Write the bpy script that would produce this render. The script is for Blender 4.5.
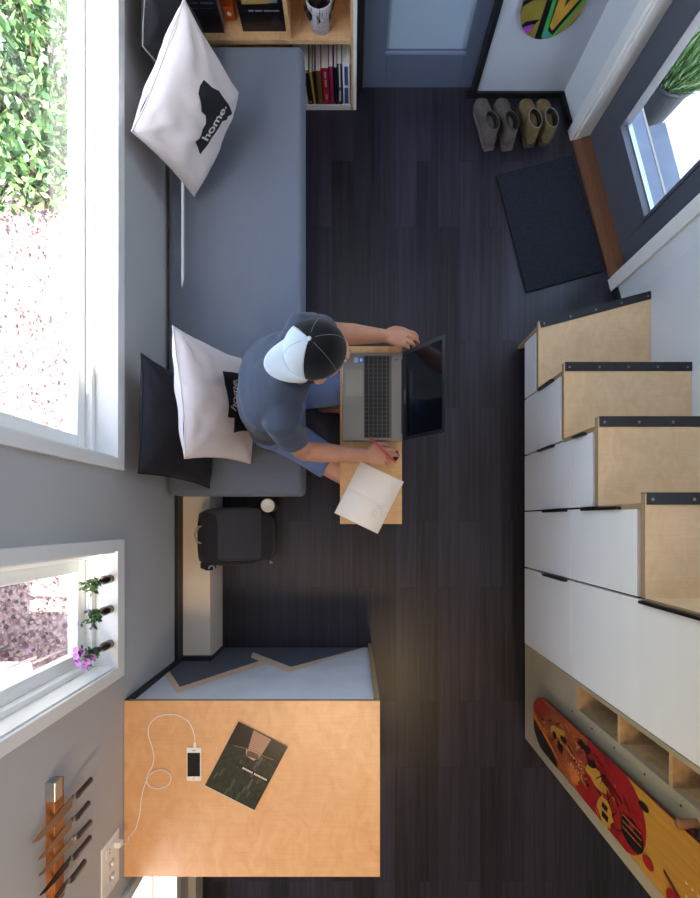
import bpy, bmesh, math, random
from mathutils import Vector, Matrix, noise
for o in list(bpy.data.objects): bpy.data.objects.remove(o)
SC = bpy.context.scene
COL = SC.collection
PI = math.pi
rnd = random.Random(7)
# ------------------------------------------------------------------ camera
H, F, CX, CY = 2.55, 459.0, 353.0, 521.0          # camera height, focal length and foot point (pixels of a 700x898 frame)
cam = bpy.data.cameras.new('camera')
camo = bpy.data.objects.new('camera', cam); COL.objects.link(camo)
camo.location = (0, 0, H)
cam.sensor_width = 36; cam.sensor_fit = 'AUTO'
cam.lens = F / 898 * 36
cam.shift_x = (350 - CX) / 898; cam.shift_y = (CY - 449) / 898
cam.clip_start = 0.02
SC.camera = camo
# ------------------------------------------------------------------ world, sun, exposure
W = bpy.data.worlds.new('sky'); SC.world = W; W.use_nodes = True
wn = W.node_tree.nodes; wl = W.node_tree.links
sky = wn.new('ShaderNodeTexSky'); sky.sky_type = 'NISHITA'; sky.sun_disc = False
sky.sun_elevation = math.radians(60); sky.sun_rotation = math.radians(195); sky.air_density = 1.0; sky.dust_density = 1.5
bg = wn['Background']; bg.inputs['Strength'].default_value = 0.55
hsv = wn.new('ShaderNodeHueSaturation'); hsv.inputs['Saturation'].default_value = .78
wl.new(sky.outputs[0], hsv.inputs['Color']); wl.new(hsv.outputs[0], bg.inputs['Color'])
sl = bpy.data.lights.new('sun', 'SUN'); sl.energy = 9.0; sl.angle = math.radians(0.5); sl.color = (1, .95, .88)
so = bpy.data.objects.new('sun', sl); COL.objects.link(so); so.location = (-2, -4, 7)
so.rotation_euler = Vector((.118, .454, -.883)).to_track_quat('-Z', 'Y').to_euler()
vs = SC.view_settings; vs.view_transform = 'Standard'; vs.look = 'None'; vs.gamma = 1; vs.use_curve_mapping = False
vs.exposure = 1.32
SC.cycles.max_bounces = 10; SC.cycles.diffuse_bounces = 6; SC.cycles.transparent_max_bounces = 12
SC.cycles.sample_clamp_indirect = 6
def portal(name, loc, direction, sx, sy):
    l = bpy.data.lights.new(name, 'AREA'); l.shape = 'RECTANGLE'; l.size = sx; l.size_y = sy; l.cycles.is_portal = True
    o = bpy.data.objects.new(name, l); COL.objects.link(o); o.location = loc
    o.rotation_euler = Vector(direction).to_track_quat('-Z', 'Y').to_euler()
    return o

# ------------------------------------------------------------------ materials
def lin(c):
    if isinstance(c, str):
        c = [int(c[i:i + 2], 16) / 255 for i in (0, 2, 4)]
    return tuple((v / 12.92 if v <= .04045 else ((v + .055) / 1.055) ** 2.4) for v in c) + (1,)
MATS = {}
def mat(name, col, rough=.6, metal=0, var=.06, scale=8, bump=0, bscale=None, stretch=None, col2=None, spec=None, coat=0, trans=0, sheen=0):
    """plain procedural material: base colour broken up by noise, optional bump"""
    if name in MATS: return MATS[name]
    m = bpy.data.materials.new(name); m.use_nodes = True; MATS[name] = m
    nt = m.node_tree; b = nt.nodes['Principled BSDF']
    b.inputs['Roughness'].default_value = rough; b.inputs['Metallic'].default_value = metal
    if spec is not None: b.inputs['Specular IOR Level'].default_value = spec
    if coat: b.inputs['Coat Weight'].default_value = coat; b.inputs['Coat Roughness'].default_value = .15
    if trans: b.inputs['Transmission Weight'].default_value = trans
    if sheen: b.inputs['Sheen Weight'].default_value = sheen
    c = lin(col)
    geo = nt.nodes.new('ShaderNodeNewGeometry'); mp = nt.nodes.new('ShaderNodeMapping')
    nt.links.new(geo.outputs['Position'], mp.inputs['Vector'])
    if stretch: mp.inputs['Scale'].default_value = stretch
    nz = nt.nodes.new('ShaderNodeTexNoise'); nz.inputs['Scale'].default_value = scale; nz.inputs['Detail'].default_value = 4
    nt.links.new(mp.outputs[0], nz.inputs['Vector'])
    rp = nt.nodes.new('ShaderNodeValToRGB')
    c2 = lin(col2) if col2 else tuple(min(1, v * (1 + var)) for v in c[:3]) + (1,)
    c1 = c if col2 else tuple(v * (1 - var) for v in c[:3]) + (1,)
    rp.color_ramp.elements[0].color = c1; rp.color_ramp.elements[1].color = c2
    rp.color_ramp.elements[0].position = .3; rp.color_ramp.elements[1].position = .7
    nt.links.new(nz.outputs['Fac'], rp.inputs['Fac']); nt.links.new(rp.outputs['Color'], b.inputs['Base Color'])
    if bump:
        n2 = nt.nodes.new('ShaderNodeTexNoise'); n2.inputs['Scale'].default_value = bscale or scale * 4; n2.inputs['Detail'].default_value = 3
        nt.links.new(mp.outputs[0], n2.inputs['Vector'])
        bp = nt.nodes.new('ShaderNodeBump'); bp.inputs['Strength'].default_value = bump; bp.inputs['Distance'].default_value = .003
        nt.links.new(n2.outputs['Fac'], bp.inputs['Height']); nt.links.new(bp.outputs[0], b.inputs['Normal'])
    return m
def fabric(name, col, weave=900, var=.12, bump=.35, rough=.9, sheen=.15):
    m = mat(name, col, rough, 0, var, 260, bump, weave, sheen=sheen, spec=.2); return m
def floor_mat():
    m = bpy.data.materials.new('dark_plank_floor'); m.use_nodes = True; nt = m.node_tree; N = nt.nodes; L = nt.links
    b = N['Principled BSDF']
    geo = N.new('ShaderNodeNewGeometry'); sep = N.new('ShaderNodeSeparateXYZ'); L.new(geo.outputs['Position'], sep.inputs[0])
    cmb = N.new('ShaderNodeCombineXYZ'); L.new(sep.outputs['Y'], cmb.inputs['X']); L.new(sep.outputs['X'], cmb.inputs['Y'])
    br = N.new('ShaderNodeTexBrick'); br.offset = .37; br.inputs['Scale'].default_value = 1
    br.inputs['Brick Width'].default_value = 1.0; br.inputs['Row Height'].default_value = .118; br.inputs['Mortar Size'].default_value = .0012
    br.inputs['Color1'].default_value = (.2, .2, .2, 1); br.inputs['Color2'].default_value = (.8, .8, .8, 1); br.inputs['Mortar'].default_value = (0, 0, 0, 1)
    L.new(cmb.outputs[0], br.inputs['Vector'])
    mp = N.new('ShaderNodeMapping'); mp.inputs['Scale'].default_value = (1.3, 46, 1); L.new(cmb.outputs[0], mp.inputs['Vector'])
    ad = N.new('ShaderNodeVectorMath'); ad.operation = 'ADD'; L.new(mp.outputs[0], ad.inputs[0])
    sc_ = N.new('ShaderNodeVectorMath'); sc_.operation = 'SCALE'; sc_.inputs['Scale'].default_value = 9; L.new(br.outputs['Color'], sc_.inputs[0]); L.new(sc_.outputs[0], ad.inputs[1])
    nz = N.new('ShaderNodeTexNoise'); nz.inputs['Scale'].default_value = 1; nz.inputs['Detail'].default_value = 5; nz.inputs['Roughness'].default_value = .6; nz.inputs['Distortion'].default_value = .6
    L.new(ad.outputs[0], nz.inputs['Vector'])
    mx = N.new('ShaderNodeMix'); mx.data_type = 'FLOAT'; mx.inputs[0].default_value = .35
    L.new(nz.outputs['Fac'], mx.inputs[2]); L.new(br.outputs['Color'], mx.inputs[3])
    rp = N.new('ShaderNodeValToRGB'); e = rp.color_ramp.elements
    e[0].position = .34; e[0].color = lin('0b090f'); e[1].position = .66; e[1].color = lin('332e3d')
    L.new(mx.outputs[0], rp.inputs['Fac']); L.new(rp.outputs['Color'], b.inputs['Base Color'])
    b.inputs['Roughness'].default_value = .38; b.inputs['Specular IOR Level'].default_value = .5
    bp = N.new('ShaderNodeBump'); bp.inputs['Strength'].default_value = .25; bp.inputs['Distance'].default_value = .002
    L.new(nz.outputs['Fac'], bp.inputs['Height']); L.new(bp.outputs[0], b.inputs['Normal'])
    return m
def birch_mat(name, col, col2, blot=.5, rough=.4):
    """birch ply: pale ground, soft figure and fine stretched grain"""
    if name in MATS: return MATS[name]
    m = bpy.data.materials.new(name); m.use_nodes = True; nt = m.node_tree; N = nt.nodes; L = nt.links; MATS[name] = m
    b = N['Principled BSDF']; geo = N.new('ShaderNodeNewGeometry')
    mp = N.new('ShaderNodeMapping'); mp.inputs['Scale'].default_value = (2.0, 1.1, 1.5); L.new(geo.outputs['Position'], mp.inputs['Vector'])
    n1 = N.new('ShaderNodeTexNoise'); n1.inputs['Scale'].default_value = 8; n1.inputs['Detail'].default_value = 5; n1.inputs['Distortion'].default_value = 1.6; L.new(mp.outputs[0], n1.inputs['Vector'])
    mp2 = N.new('ShaderNodeMapping'); mp2.inputs['Scale'].default_value = (6, 160, 160); L.new(geo.outputs['Position'], mp2.inputs['Vector'])
    n2 = N.new('ShaderNodeTexNoise'); n2.inputs['Scale'].default_value = 1; n2.inputs['Detail'].default_value = 3; L.new(mp2.outputs[0], n2.inputs['Vector'])
    mx = N.new('ShaderNodeMix'); mx.data_type = 'FLOAT'; mx.inputs[0].default_value = .3; L.new(n1.outputs['Fac'], mx.inputs[2]); L.new(n2.outputs['Fac'], mx.inputs[3])
    rp = N.new('ShaderNodeValToRGB'); e = rp.color_ramp.elements; e[0].position = .33; e[0].color = lin(col2); e[1].position = .33 + blot * .5; e[1].color = lin(col)
    L.new(mx.outputs[0], rp.inputs['Fac']); L.new(rp.outputs['Color'], b.inputs['Base Color'])
    b.inputs['Roughness'].default_value = rough; b.inputs['Specular IOR Level'].default_value = .4
    return m
def ply_edge(name='ply_edge', axis=2):
    if name in MATS: return MATS[name]
    m = bpy.data.materials.new(name); m.use_nodes = True; nt = m.node_tree; N = nt.nodes; L = nt.links; MATS[name] = m
    b = N['Principled BSDF']; geo = N.new('ShaderNodeNewGeometry'); sep = N.new('ShaderNodeSeparateXYZ'); L.new(geo.outputs['Position'], sep.inputs[0])
    mu = N.new('ShaderNodeMath'); mu.operation = 'MULTIPLY'; mu.inputs[1].default_value = 1400; L.new(sep.outputs[axis], mu.inputs[0])
    si = N.new('ShaderNodeMath'); si.operation = 'SINE'; L.new(mu.outputs[0], si.inputs[0])
    rp = N.new('ShaderNodeValToRGB'); e = rp.color_ramp.elements; e[0].position = .2; e[0].color = lin('8c7250'); e[1].position = .8; e[1].color = lin('c0a47c')
    L.new(si.outputs[0], rp.inputs['Fac']); L.new(rp.outputs['Color'], b.inputs['Base Color']); b.inputs['Roughness'].default_value = .6
    return m
def glass_mat():
    m = bpy.data.materials.new('window_glass'); m.use_nodes = True; nt = m.node_tree; N = nt.nodes; L = nt.links
    for n in list(N): N.remove(n)
    o = N.new('ShaderNodeOutputMaterial'); t = N.new('ShaderNodeBsdfTransparent'); g = N.new('ShaderNodeBsdfGlossy'); g.inputs['Roughness'].default_value = .02
    t.inputs['Color'].default_value = (.96, .98, .97, 1)
    lw = N.new('ShaderNodeLayerWeight'); lw.inputs['Blend'].default_value = .5; po = N.new('ShaderNodeMath'); po.operation = 'POWER'; po.inputs[1].default_value = 4
    ma = N.new('ShaderNodeMath'); ma.operation = 'MULTIPLY_ADD'; ma.inputs[1].default_value = .4; ma.inputs[2].default_value = .03; mx = N.new('ShaderNodeMixShader')
    L.new(lw.outputs['Facing'], po.inputs[0]); L.new(po.outputs[0], ma.inputs[0]); L.new(ma.outputs[0], mx.inputs[0]); L.new(t.outputs[0], mx.inputs[1]); L.new(g.outputs[0], mx.inputs[2]); L.new(mx.outputs[0], o.inputs[0])
    return m
def emit(name, col, strength):
    m = bpy.data.materials.new(name); m.use_nodes = True; b = m.node_tree.nodes['Principled BSDF']
    b.inputs['Emission Color'].default_value = lin(col); b.inputs['Emission Strength'].default_value = strength; b.inputs['Base Color'].default_value = lin(col)
    return m
def gravel_mat(name, a, b_, c, scale=26):
    m = bpy.data.materials.new(name); m.use_nodes = True; nt = m.node_tree; N = nt.nodes; L = nt.links
    b = N['Principled BSDF']; geo = N.new('ShaderNodeNewGeometry')
    v = N.new('ShaderNodeTexVoronoi'); v.inputs['Scale'].default_value = scale; L.new(geo.outputs['Position'], v.inputs['Vector'])
    rp = N.new('ShaderNodeValToRGB'); e = rp.color_ramp.elements; e[0].color = lin(a); e[1].color = lin(c); k = rp.color_ramp.elements.new(.5); k.color = lin(b_)
    sp = N.new('ShaderNodeSeparateColor'); L.new(v.outputs['Color'], sp.inputs[0]); L.new(sp.outputs[0], rp.inputs['Fac']); L.new(rp.outputs['Color'], b.inputs['Base Color'])
    bp = N.new('ShaderNodeBump'); bp.invert = True; bp.inputs['Strength'].default_value = 1; bp.inputs['Distance'].default_value = .02
    L.new(v.outputs['Distance'], bp.inputs['Height']); L.new(bp.outputs[0], b.inputs['Normal']); b.inputs['Roughness'].default_value = .9
    return m

M_FLOOR = floor_mat(); M_GLASS = glass_mat()
M_WALL = mat('wall_paint_grey', 'b3b1b0', .75, var=.02, scale=3, bump=.06, bscale=120)
M_WALLW = mat('wall_paint_white', 'd3d4d6', .7, var=.02, scale=3, bump=.05, bscale=120)
M_TRIM = mat('white_trim', 'e2dfda', .6, var=.02, scale=5, spec=.25)
M_VINYL = mat('white_vinyl', 'eceae6', .35, var=.01, scale=5)
M_BLACK = mat('black_paint', '17171b', .5, var=.1, scale=20)
M_BIRCH = birch_mat('birch_step', 'e8cba4', 'dbb88e', .7)
M_DESK = birch_mat('birch_worktop', 'e4b68a', 'd6a274', .7, .34)
M_SHELF = birch_mat('pine_shelf', 'd8b083', 'bd9266', .6)
M_TABLE = birch_mat('bamboo_table', 'd8ac78', 'c4925e', .6, .35)
M_EDGE = ply_edge(); M_EDGEY = ply_edge('ply_edge_y', 1); M_EDGEX = ply_edge('ply_edge_x', 0)
M_WHITECAB = mat('white_cabinet', 'eae6e2', .45, var=.015, scale=3, stretch=(1, 1, 6))
M_GREYPLY = mat('grey_stained_ply', 'a3957a', .55, var=.08, scale=6)
M_STEEL = mat('dark_steel', '3a3a3d', .45, .6, var=.1, scale=40)
M_ALU = mat('aluminium', 'b9bcc2', .3, .9, var=.05, scale=60)
M_DOOR = mat('slate_door_paint', '5b6478', .5, var=.03, scale=4)
M_FROST = mat('frosted_panel', '9fb0c2', .4, var=.03, scale=3)
M_EDOOR = mat('charcoal_door_paint', '54565f', .5, var=.04, scale=5)
M_SILL = mat('oak_threshold', '7d543a', .45, var=.15, scale=4, stretch=(40, 3, 40))
M_SOFA = fabric('grey_blue_upholstery', '6d7380', 700, .10, .35)
M_SOFABASE = mat('dark_base', '26262b', .7)
M_PWHITE = fabric('cream_cotton', 'dccfcc', 500, .03, .2)
M_PBLACK = fabric('charcoal_velvet', '26252a', 500, .18, .3, sheen=.05)
M_PIPE = mat('pale_piping', '9a9c94', .8)
M_PRINT = mat('black_print', '141419', .8)
M_SKIN = mat('skin', 'c08a70', .5, var=.08, scale=25, spec=.35)
M_SHIRT = fabric('slate_tshirt', '424858', 600, .1, .25)
M_SHORTS = fabric('blue_denim', '60729a', 700, .15, .35)
M_BLACKCLOTH = fabric('black_mesh', '0f0f12', 900, .2, .3)
M_CAPW = fabric('white_twill', 'c8d0d6', 800, .03, .2)
M_PAPER = mat('paper', 'efe6da', .8, var=.02, scale=6)
M_PAGES = mat('page_edges', 'd5d2cc', .85, var=.1, scale=2, stretch=(300, 1, 1))
M_LAPTOP = mat('laptop_grey', '8d8a83', .38, .5, var=.02, scale=5)
M_BPLAST = mat('black_plastic', '141416', .4, var=.1, scale=30)
M_SCREEN = mat('dark_screen', '070b10', .08, var=.05, scale=2, spec=.6)
M_RED = mat('red_plastic', 'c22638', .3, var=.05)
M_WPLAST = mat('white_plastic', 'ecebe8', .35, var=.01)

# ------------------------------------------------------------------ mesh helpers
def at(px, py, z):
    """world point seen at pixel (px, py) of the photograph at height z"""
    d = (H - z) / F
    return Vector(((px - CX) * d, (CY - py) * d, z))
def frame(d, up=None):
    d = Vector(d).normalized()
    a = Vector(up) if up is not None else (Vector((0, 0, 1)) if abs(d.z) < .9 else Vector((1, 0, 0)))
    s = (a - d * a.dot(d)).normalized()
    return s, d.cross(s).normalized(), d
class MB:
    def __init__(s): s.v = []; s.f = []; s.m = []; s.sm = []
    def add(s, vs_, fs, mi=0, sm=False):
        o = len(s.v); s.v += [Vector(p) for p in vs_]
        for f in fs: s.f.append([i + o for i in f]); s.m.append(mi); s.sm.append(sm)
        return s
    def box(s, x0, x1, y0, y1, z0, z1, mi=0, M=None):
        p = [Vector((x, y, z)) for z in (z0, z1) for y in (y0, y1) for x in (x0, x1)]
        if M is not None: p = [M @ q for q in p]
        return s.add(p, [(0, 2, 3, 1), (4, 5, 7, 6), (0, 1, 5, 4), (2, 6, 7, 3), (0, 4, 6, 2), (1, 3, 7, 5)], mi)
    def prism(s, poly, off, mi=0, mi_side=None):
        n = len(poly); off = Vector(off); a = [Vector(p) for p in poly]; b = [p + off for p in a]
        nrm = Vector((0, 0, 0))
        for i in range(n): nrm += a[i].cross(a[(i + 1) % n])
        if nrm.dot(off) > 0: a, b = a, b
        else: a, b = list(reversed(a)), list(reversed(b))
        s.add(a + b, [tuple(reversed(range(n))), tuple(range(n, 2 * n))], mi)
        s.add(a + b, [(i, (i + 1) % n, n + (i + 1) % n, n + i) for i in range(n)], mi if mi_side is None else mi_side)
        return s
    def poly(s, pts, mi=0): return s.add(pts, [tuple(range(len(pts)))], mi)
    def loft(s, rings, mi=0, sm=True, caps=True, closed=False):
        n = len(rings[0]); o = [p for r in rings for p in r]; fs = []
        R = len(rings)
        for i in range(R if closed else R - 1):
            for j in range(n):
                a, b = i * n + j, i * n + (j + 1) % n; c, d = ((i + 1) % R) * n + (j + 1) % n, ((i + 1) % R) * n + j
                fs.append((a, b, c, d))
        s.add(o, fs, mi, sm)
        if caps and not closed: s.add(rings[0], [tuple(reversed(range(n)))], mi); s.add(rings[-1], [tuple(range(n))], mi)
        return s
    def tube(s, pts, r, n=8, mi=0, caps=True, closed=False, round_ends=False):
        pts = [Vector(p) for p in pts]; R = r if isinstance(r, (list, tuple)) else [r] * len(pts)
        if round_ends:
            d0 = (pts[1] - pts[0]).normalized(); d1 = (pts[-1] - pts[-2]).normalized(); P = []; Q = []
            for a in (80, 55, 28): P.append(pts[0] - d0 * R[0] * math.sin(math.radians(a))); Q.append(R[0] * math.cos(math.radians(a)))
            P += pts; Q += R
            for a in (28, 55, 80): P.append(pts[-1] + d1 * R[-1] * math.sin(math.radians(a))); Q.append(R[-1] * math.cos(math.radians(a)))
            pts, R = P, Q
        rings = []; up = None; k = len(pts)
        for i in range(k):
            if closed: t = pts[(i + 1) % k] - pts[i - 1]
            else: t = pts[min(i + 1, k - 1)] - pts[max(i - 1, 0)]
            if t.length < 1e-9: t = Vector((0, 0, 1))
            a, b, d = frame(t, up); up = a
            rings.append([pts[i] + (a * math.cos(2 * PI * j / n) + b * math.sin(2 * PI * j / n)) * R[i] for j in range(n)])
        return s.loft(rings, mi, True, caps, closed)
    def lathe(s, prof, c=(0, 0, 0), n=24, mi=0, M=None, sx=1, sy=1):
        c = Vector(c); rings = []
        for r, z in prof:
            ring = [Vector((math.cos(2 * PI * j / n) * r * sx, math.sin(2 * PI * j / n) * r * sy, z)) for j in range(n)]
            rings.append([(M @ p if M is not None else p) + c for p in ring])
        return s.loft(rings, mi, True, True)
    def ball(s, c, rx, ry=None, rz=None, M=None, n=16, m=10, mi=0):
        ry = ry or rx; rz = rz or rx; c = Vector(c); rings = []
        for i in range(m + 1):
            a = -PI / 2 + PI * (i + (.02 if i == 0 else -.02 if i == m else 0)) / m
            ring = [Vector((rx * math.cos(a) * math.cos(2 * PI * j / n), ry * math.cos(a) * math.sin(2 * PI * j / n), rz * math.sin(a))) for j in range(n)]
            rings.append([(M @ p if M is not None else p) + c for p in ring])
        return s.loft(rings, mi, True, True)
    def mesh(s, name, mats, origin=(0, 0, 0)):
        me = bpy.data.meshes.new(name); o = Vector(origin)
        me.from_pydata([tuple(p - o) for p in s.v], [], s.f)
        for m in (mats if isinstance(mats, (list, tuple)) else [mats]): me.materials.append(m)
        me.polygons.foreach_set('material_index', s.m); me.polygons.foreach_set('use_smooth', s.sm); me.update()
        bm = bmesh.new(); bm.from_mesh(me); bmesh.ops.recalc_face_normals(bm, faces=bm.faces[:]); bm.to_mesh(me); bm.free()
        return me
    def build(s, name, mats, parent=None, origin=None, bevel=0, seg=2, sub=0):
        if parent is not None: origin = root_origin(parent)
        elif origin is None:
            xs = [p.x for p in s.v]; ys = [p.y for p in s.v]; zs = [p.z for p in s.v]
            origin = ((min(xs) + max(xs)) / 2, (min(ys) + max(ys)) / 2, min(zs))
        o = bpy.data.objects.new(name, s.mesh(name, mats, origin)); COL.objects.link(o)
        if parent is not None: o.parent = parent
        else: o.location = origin
        if bevel:
            b = o.modifiers.new('bevel', 'BEVEL'); b.width = bevel; b.segments = seg; b.limit_method = 'ANGLE'; b.angle_limit = math.radians(40)
        if sub:
            b = o.modifiers.new('sub', 'SUBSURF'); b.levels = sub; b.render_levels = sub
        return o
def root_origin(o):
    v = Vector((0, 0, 0))
    while o is not None: v += o.location; o = o.parent
    return v
def tag(o, label, cat, group=None, kind=None):
    o['label'] = label; o['category'] = cat
    if group: o['group'] = group
    if kind: o['kind'] = kind
    return o
def thing(name, loc, label, cat, group=None, kind=None):
    o = bpy.data.objects.new(name, None); COL.objects.link(o); o.location = loc; o.empty_display_size = .05
    return tag(o, label, cat, group, kind)
def copy_tree(o, parent=None):
    c = o.copy(); COL.objects.link(c)
    if parent is not None: c.parent = parent
    for ch in list(o.children): copy_tree(ch, c)
    return c
def struct(mb, name, m, label, cat, **k):
    return tag(mb.build(name, m, **k), label, cat, kind='structure')

# ================================================================== the setting
XL, XR = -.875, 1.475
ang = math.radians(15)
U = Vector((math.sin(ang), -math.cos(ang), 0)); NO = Vector((math.cos(ang), math.sin(ang), 0))   # along / out of the angled entry wall
E0 = Vector((1.161, 2.362, 0))                                           # corner of partition and entry wall (inner face)
LW = (1.475 - 1.161) / math.sin(ang)
ZC = 3.3
struct(MB().prism([(XL - .13, -3.0, 0), (1.9, -3.0, 0), (1.9, -1.165, 0), (XR, -1.165, 0), (XR, 1.19, 0), E0 + U * .05 + NO * .2, E0 + NO * .2, (XL - .13, 2.75, 0)], (0, 0, -.12)),
       'floor', M_FLOOR, 'dark brown wood plank floor of the tiny house', 'floor')
CEIL = MB()
CEIL = MB().box(XL - .15, 2.0, -3.1, 2.8, ZC, ZC + .1)
struct(CEIL, 'ceiling', M_WALLW, 'white painted ceiling above the room', 'ceiling')
struct(MB().box(XL - .13, 2.0, -3.1, -3.0, 0, ZC), 'wall_south', M_WALL, 'grey wall at the kitchen end', 'wall')
# left wall with three openings (y0, y1, z0, z1)
WIN = [(.23, 2.20, .87, 2.085), (-.537, -.110, .87, 1.93), (-2.25, -1.46, .31, 1.60)]
wl_ = MB(); cur = -3.0
for y0, y1, z0, z1 in sorted(WIN):
    wl_.box(XL - .13, XL, cur, y0, 0, ZC); wl_.box(XL - .13, XL, y0, y1, 0, z0); wl_.box(XL - .13, XL, y0, y1, z1, ZC); cur = y1
wl_.box(XL - .13, XL, cur, 2.75, 0, ZC)
struct(wl_, 'wall_left', M_WALL, 'long grey wall with the two windows behind the sofa', 'wall')
# north partitions
wn_ = MB(); wn_.box(XL, .02, 2.56, 2.66, 0, 2.3); wn_.box(.02, .68, 2.41, 2.51, 2.05, 2.3); wn_.box(XL, 1.3, 2.56, 2.66, 3.2, ZC); wn_.box(XL, -.78, 2.56, 2.66, 2.3, 3.2); wn_.box(1.1, 1.3, 2.56, 2.66, 2.3, 3.2); wn_.box(.02, 1.3, 2.41, 2.66, 2.28, 2.3); wn_.box(.02, .045, 2.39, 2.66, 0, 2.05)
struct(wn_, 'wall_north', M_WALL, 'grey wall behind the bookcase and above the inner door', 'wall')
struct(MB().prism([(.675, 2.362, 0), E0, E0 + Vector((.05, .1, 0)), (.675, 2.462, 0)], (0, 0, 2.3)), 'wall_entry_partition', mat('wall_paint_cool', 'b9bec8', .7, var=.02, scale=3),
       'white partition wall with the colourful board hung on it', 'wall')
# angled entry wall with door opening (distances along U)
D0, D1, DH = .255, 1.055, 2.08
we = MB()
def ubox(mb, u0, u1, n0, n1, z0, z1, mi=0):
    p = [E0 + U * u + NO * n for u, n in ((u0, n0), (u1, n0), (u1, n1), (u0, n1))]
    return mb.prism([(q.x, q.y, z0) for q in p], (0, 0, z1 - z0), mi)
ubox(we, 0, D0, 0, .14, 0, ZC); ubox(we, D1, LW + .02, 0, .14, 0, ZC); ubox(we, D0, D1, 0, .14, DH, ZC)
struct(we, 'wall_entry', M_WALLW, 'angled white wall around the glazed entry door', 'wall')
wr = MB(); wr.box(XR, XR + .13, -1.165, 1.19, 0, 1.9); wr.box(XR, XR + .13, -1.165, 1.19, 2.75, ZC); wr.box(XR, XR + .13, -1.165, -1.0, 1.9, 2.75); wr.box(1.9, 2.0, -3.0, -1.165, 0, ZC); wr.box(XR + .13, 2.0, -1.165, -1.1, 0, ZC); wr.box(XR, XR + .13, .95, 1.19, 1.9, 2.75)
struct(wr, 'wall_right', M_WALLW, 'white wall behind the storage staircase', 'wall')
def frame_y(name, y0, y1, z0, z1, xi, label, n):
    """window set in the left wall: casing, sill and jambs, vinyl frame, sash, glass"""
    t = thing(name, (xi, (y0 + y1) / 2, z0), label, 'window', kind='structure')
    cw, cp = .042, .018
    c = MB(); c.box(xi, xi + cp, y0 - cw, y1 + cw, z0 - .044, z0); c.box(xi, xi + cp, y0 - cw, y1 + cw, z1, z1 + cw); c.box(xi, xi + cp, y0 - cw, y0, z0, z1); c.box(xi, xi + cp, y1, y1 + cw, z0, z1)
    c.build('casing', M_TRIM, t, bevel=.002)
    j = MB(); j.box(xi - .075, xi + cp, y0, y1, z0 - .002, z0 + .006); j.box(xi - .075, xi + .006, y0, y0 + .006, z0, z1); j.box(xi - .075, xi + .006, y1 - .006, y1, z0, z1); j.box(xi - .075, xi, y0, y1, z1 - .006, z1)
    j.build('jamb_lining', M_TRIM, t)
    def rect(mb, a, b, xa, xb, w, base): 
        y0_, y1_, z0_, z1_ = a + base, b - base, z0 + base, z1 - base
        mb.box(xa, xb, y0_, y1_, z0_, z0_ + w); mb.box(xa, xb, y0_, y1_, z1_ - w, z1_); mb.box(xa, xb, y0_, y0_ + w, z0_ + w, z1_ - w); mb.box(xa, xb, y1_ - w, y1_, z0_ + w, z1_ - w)
    f = MB(); rect(f, y0, y1, xi - .13, xi - .065, .02, .006); f.build('vinyl_frame', M_VINYL, t, bevel=.002)
    s = MB(); rect(s, y0, y1, xi - .125, xi - .09, .045, .026)
    if n == 1: s.box(xi - .125, xi - .09, (y0 + y1) / 2 + .25, (y0 + y1) / 2 + .29, z0 + .07, z1 - .07) if False else None
    sa = s.build('sash', M_VINYL, t, bevel=.003)
    MB().box(xi - .112, xi - .106, y0 + .07, y1 - .07, z0 + .07, z1 - .07).build('glass', M_GLASS, sa)
    portal('daylight_portal', (xi - .14, (y0 + y1) / 2, (z0 + z1) / 2), (1, 0, 0), z1 - z0, y1 - y0)
    return t
frame_y('window_1', *WIN[0], XL, 'large white framed window beside the sofa', 1)
frame_y('window_2', *WIN[1], XL, 'small white framed window with three little vases on its sill', 2)
frame_y('window_3', *WIN[2], XL, 'low bright window beyond the birch worktop', 3)
t = thing('fill_window_east', (XR, 0, 1.9), 'unseen strip window added high in the right wall for extra daylight', 'window', kind='structure')  # added out of view to let more daylight into the room
f4 = MB(); f4.box(XR, XR + .1, -1.0, .95, 1.9, 1.95); f4.box(XR, XR + .1, -1.0, .95, 2.7, 2.75); f4.box(XR, XR + .1, -1.0, -.95, 1.95, 2.7); f4.box(XR, XR + .1, .9, .95, 1.95, 2.7)
f4.build('vinyl_frame', M_VINYL, t); MB().box(XR + .05, XR + .056, -.95, .9, 1.95, 2.7).build('glass', M_GLASS, t)
portal('clerestory_portal', (XR + .12, 0, 2.32), (-1, 0, 0), 1.9, .8)
t = thing('fill_window_north', (.15, 2.6, 2.3), 'unseen strip window added above the inner door for cool fill daylight', 'window', kind='structure')  # unseen opening added to bring cool sky light in from the north
f5 = MB(); f5.box(-.78, 1.1, 2.57, 2.65, 2.3, 2.34); f5.box(-.78, 1.1, 2.57, 2.65, 3.16, 3.2); f5.box(-.78, -.74, 2.57, 2.65, 2.34, 3.16); f5.box(1.06, 1.1, 2.57, 2.65, 2.34, 3.16)
f5.build('vinyl_frame', M_VINYL, t); MB().box(-.74, 1.06, 2.60, 2.606, 2.34, 3.16).build('glass', M_GLASS, t)
portal('north_portal', (.16, 2.67, 2.75), (0, -1, 0), 1.8, .82)
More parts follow.
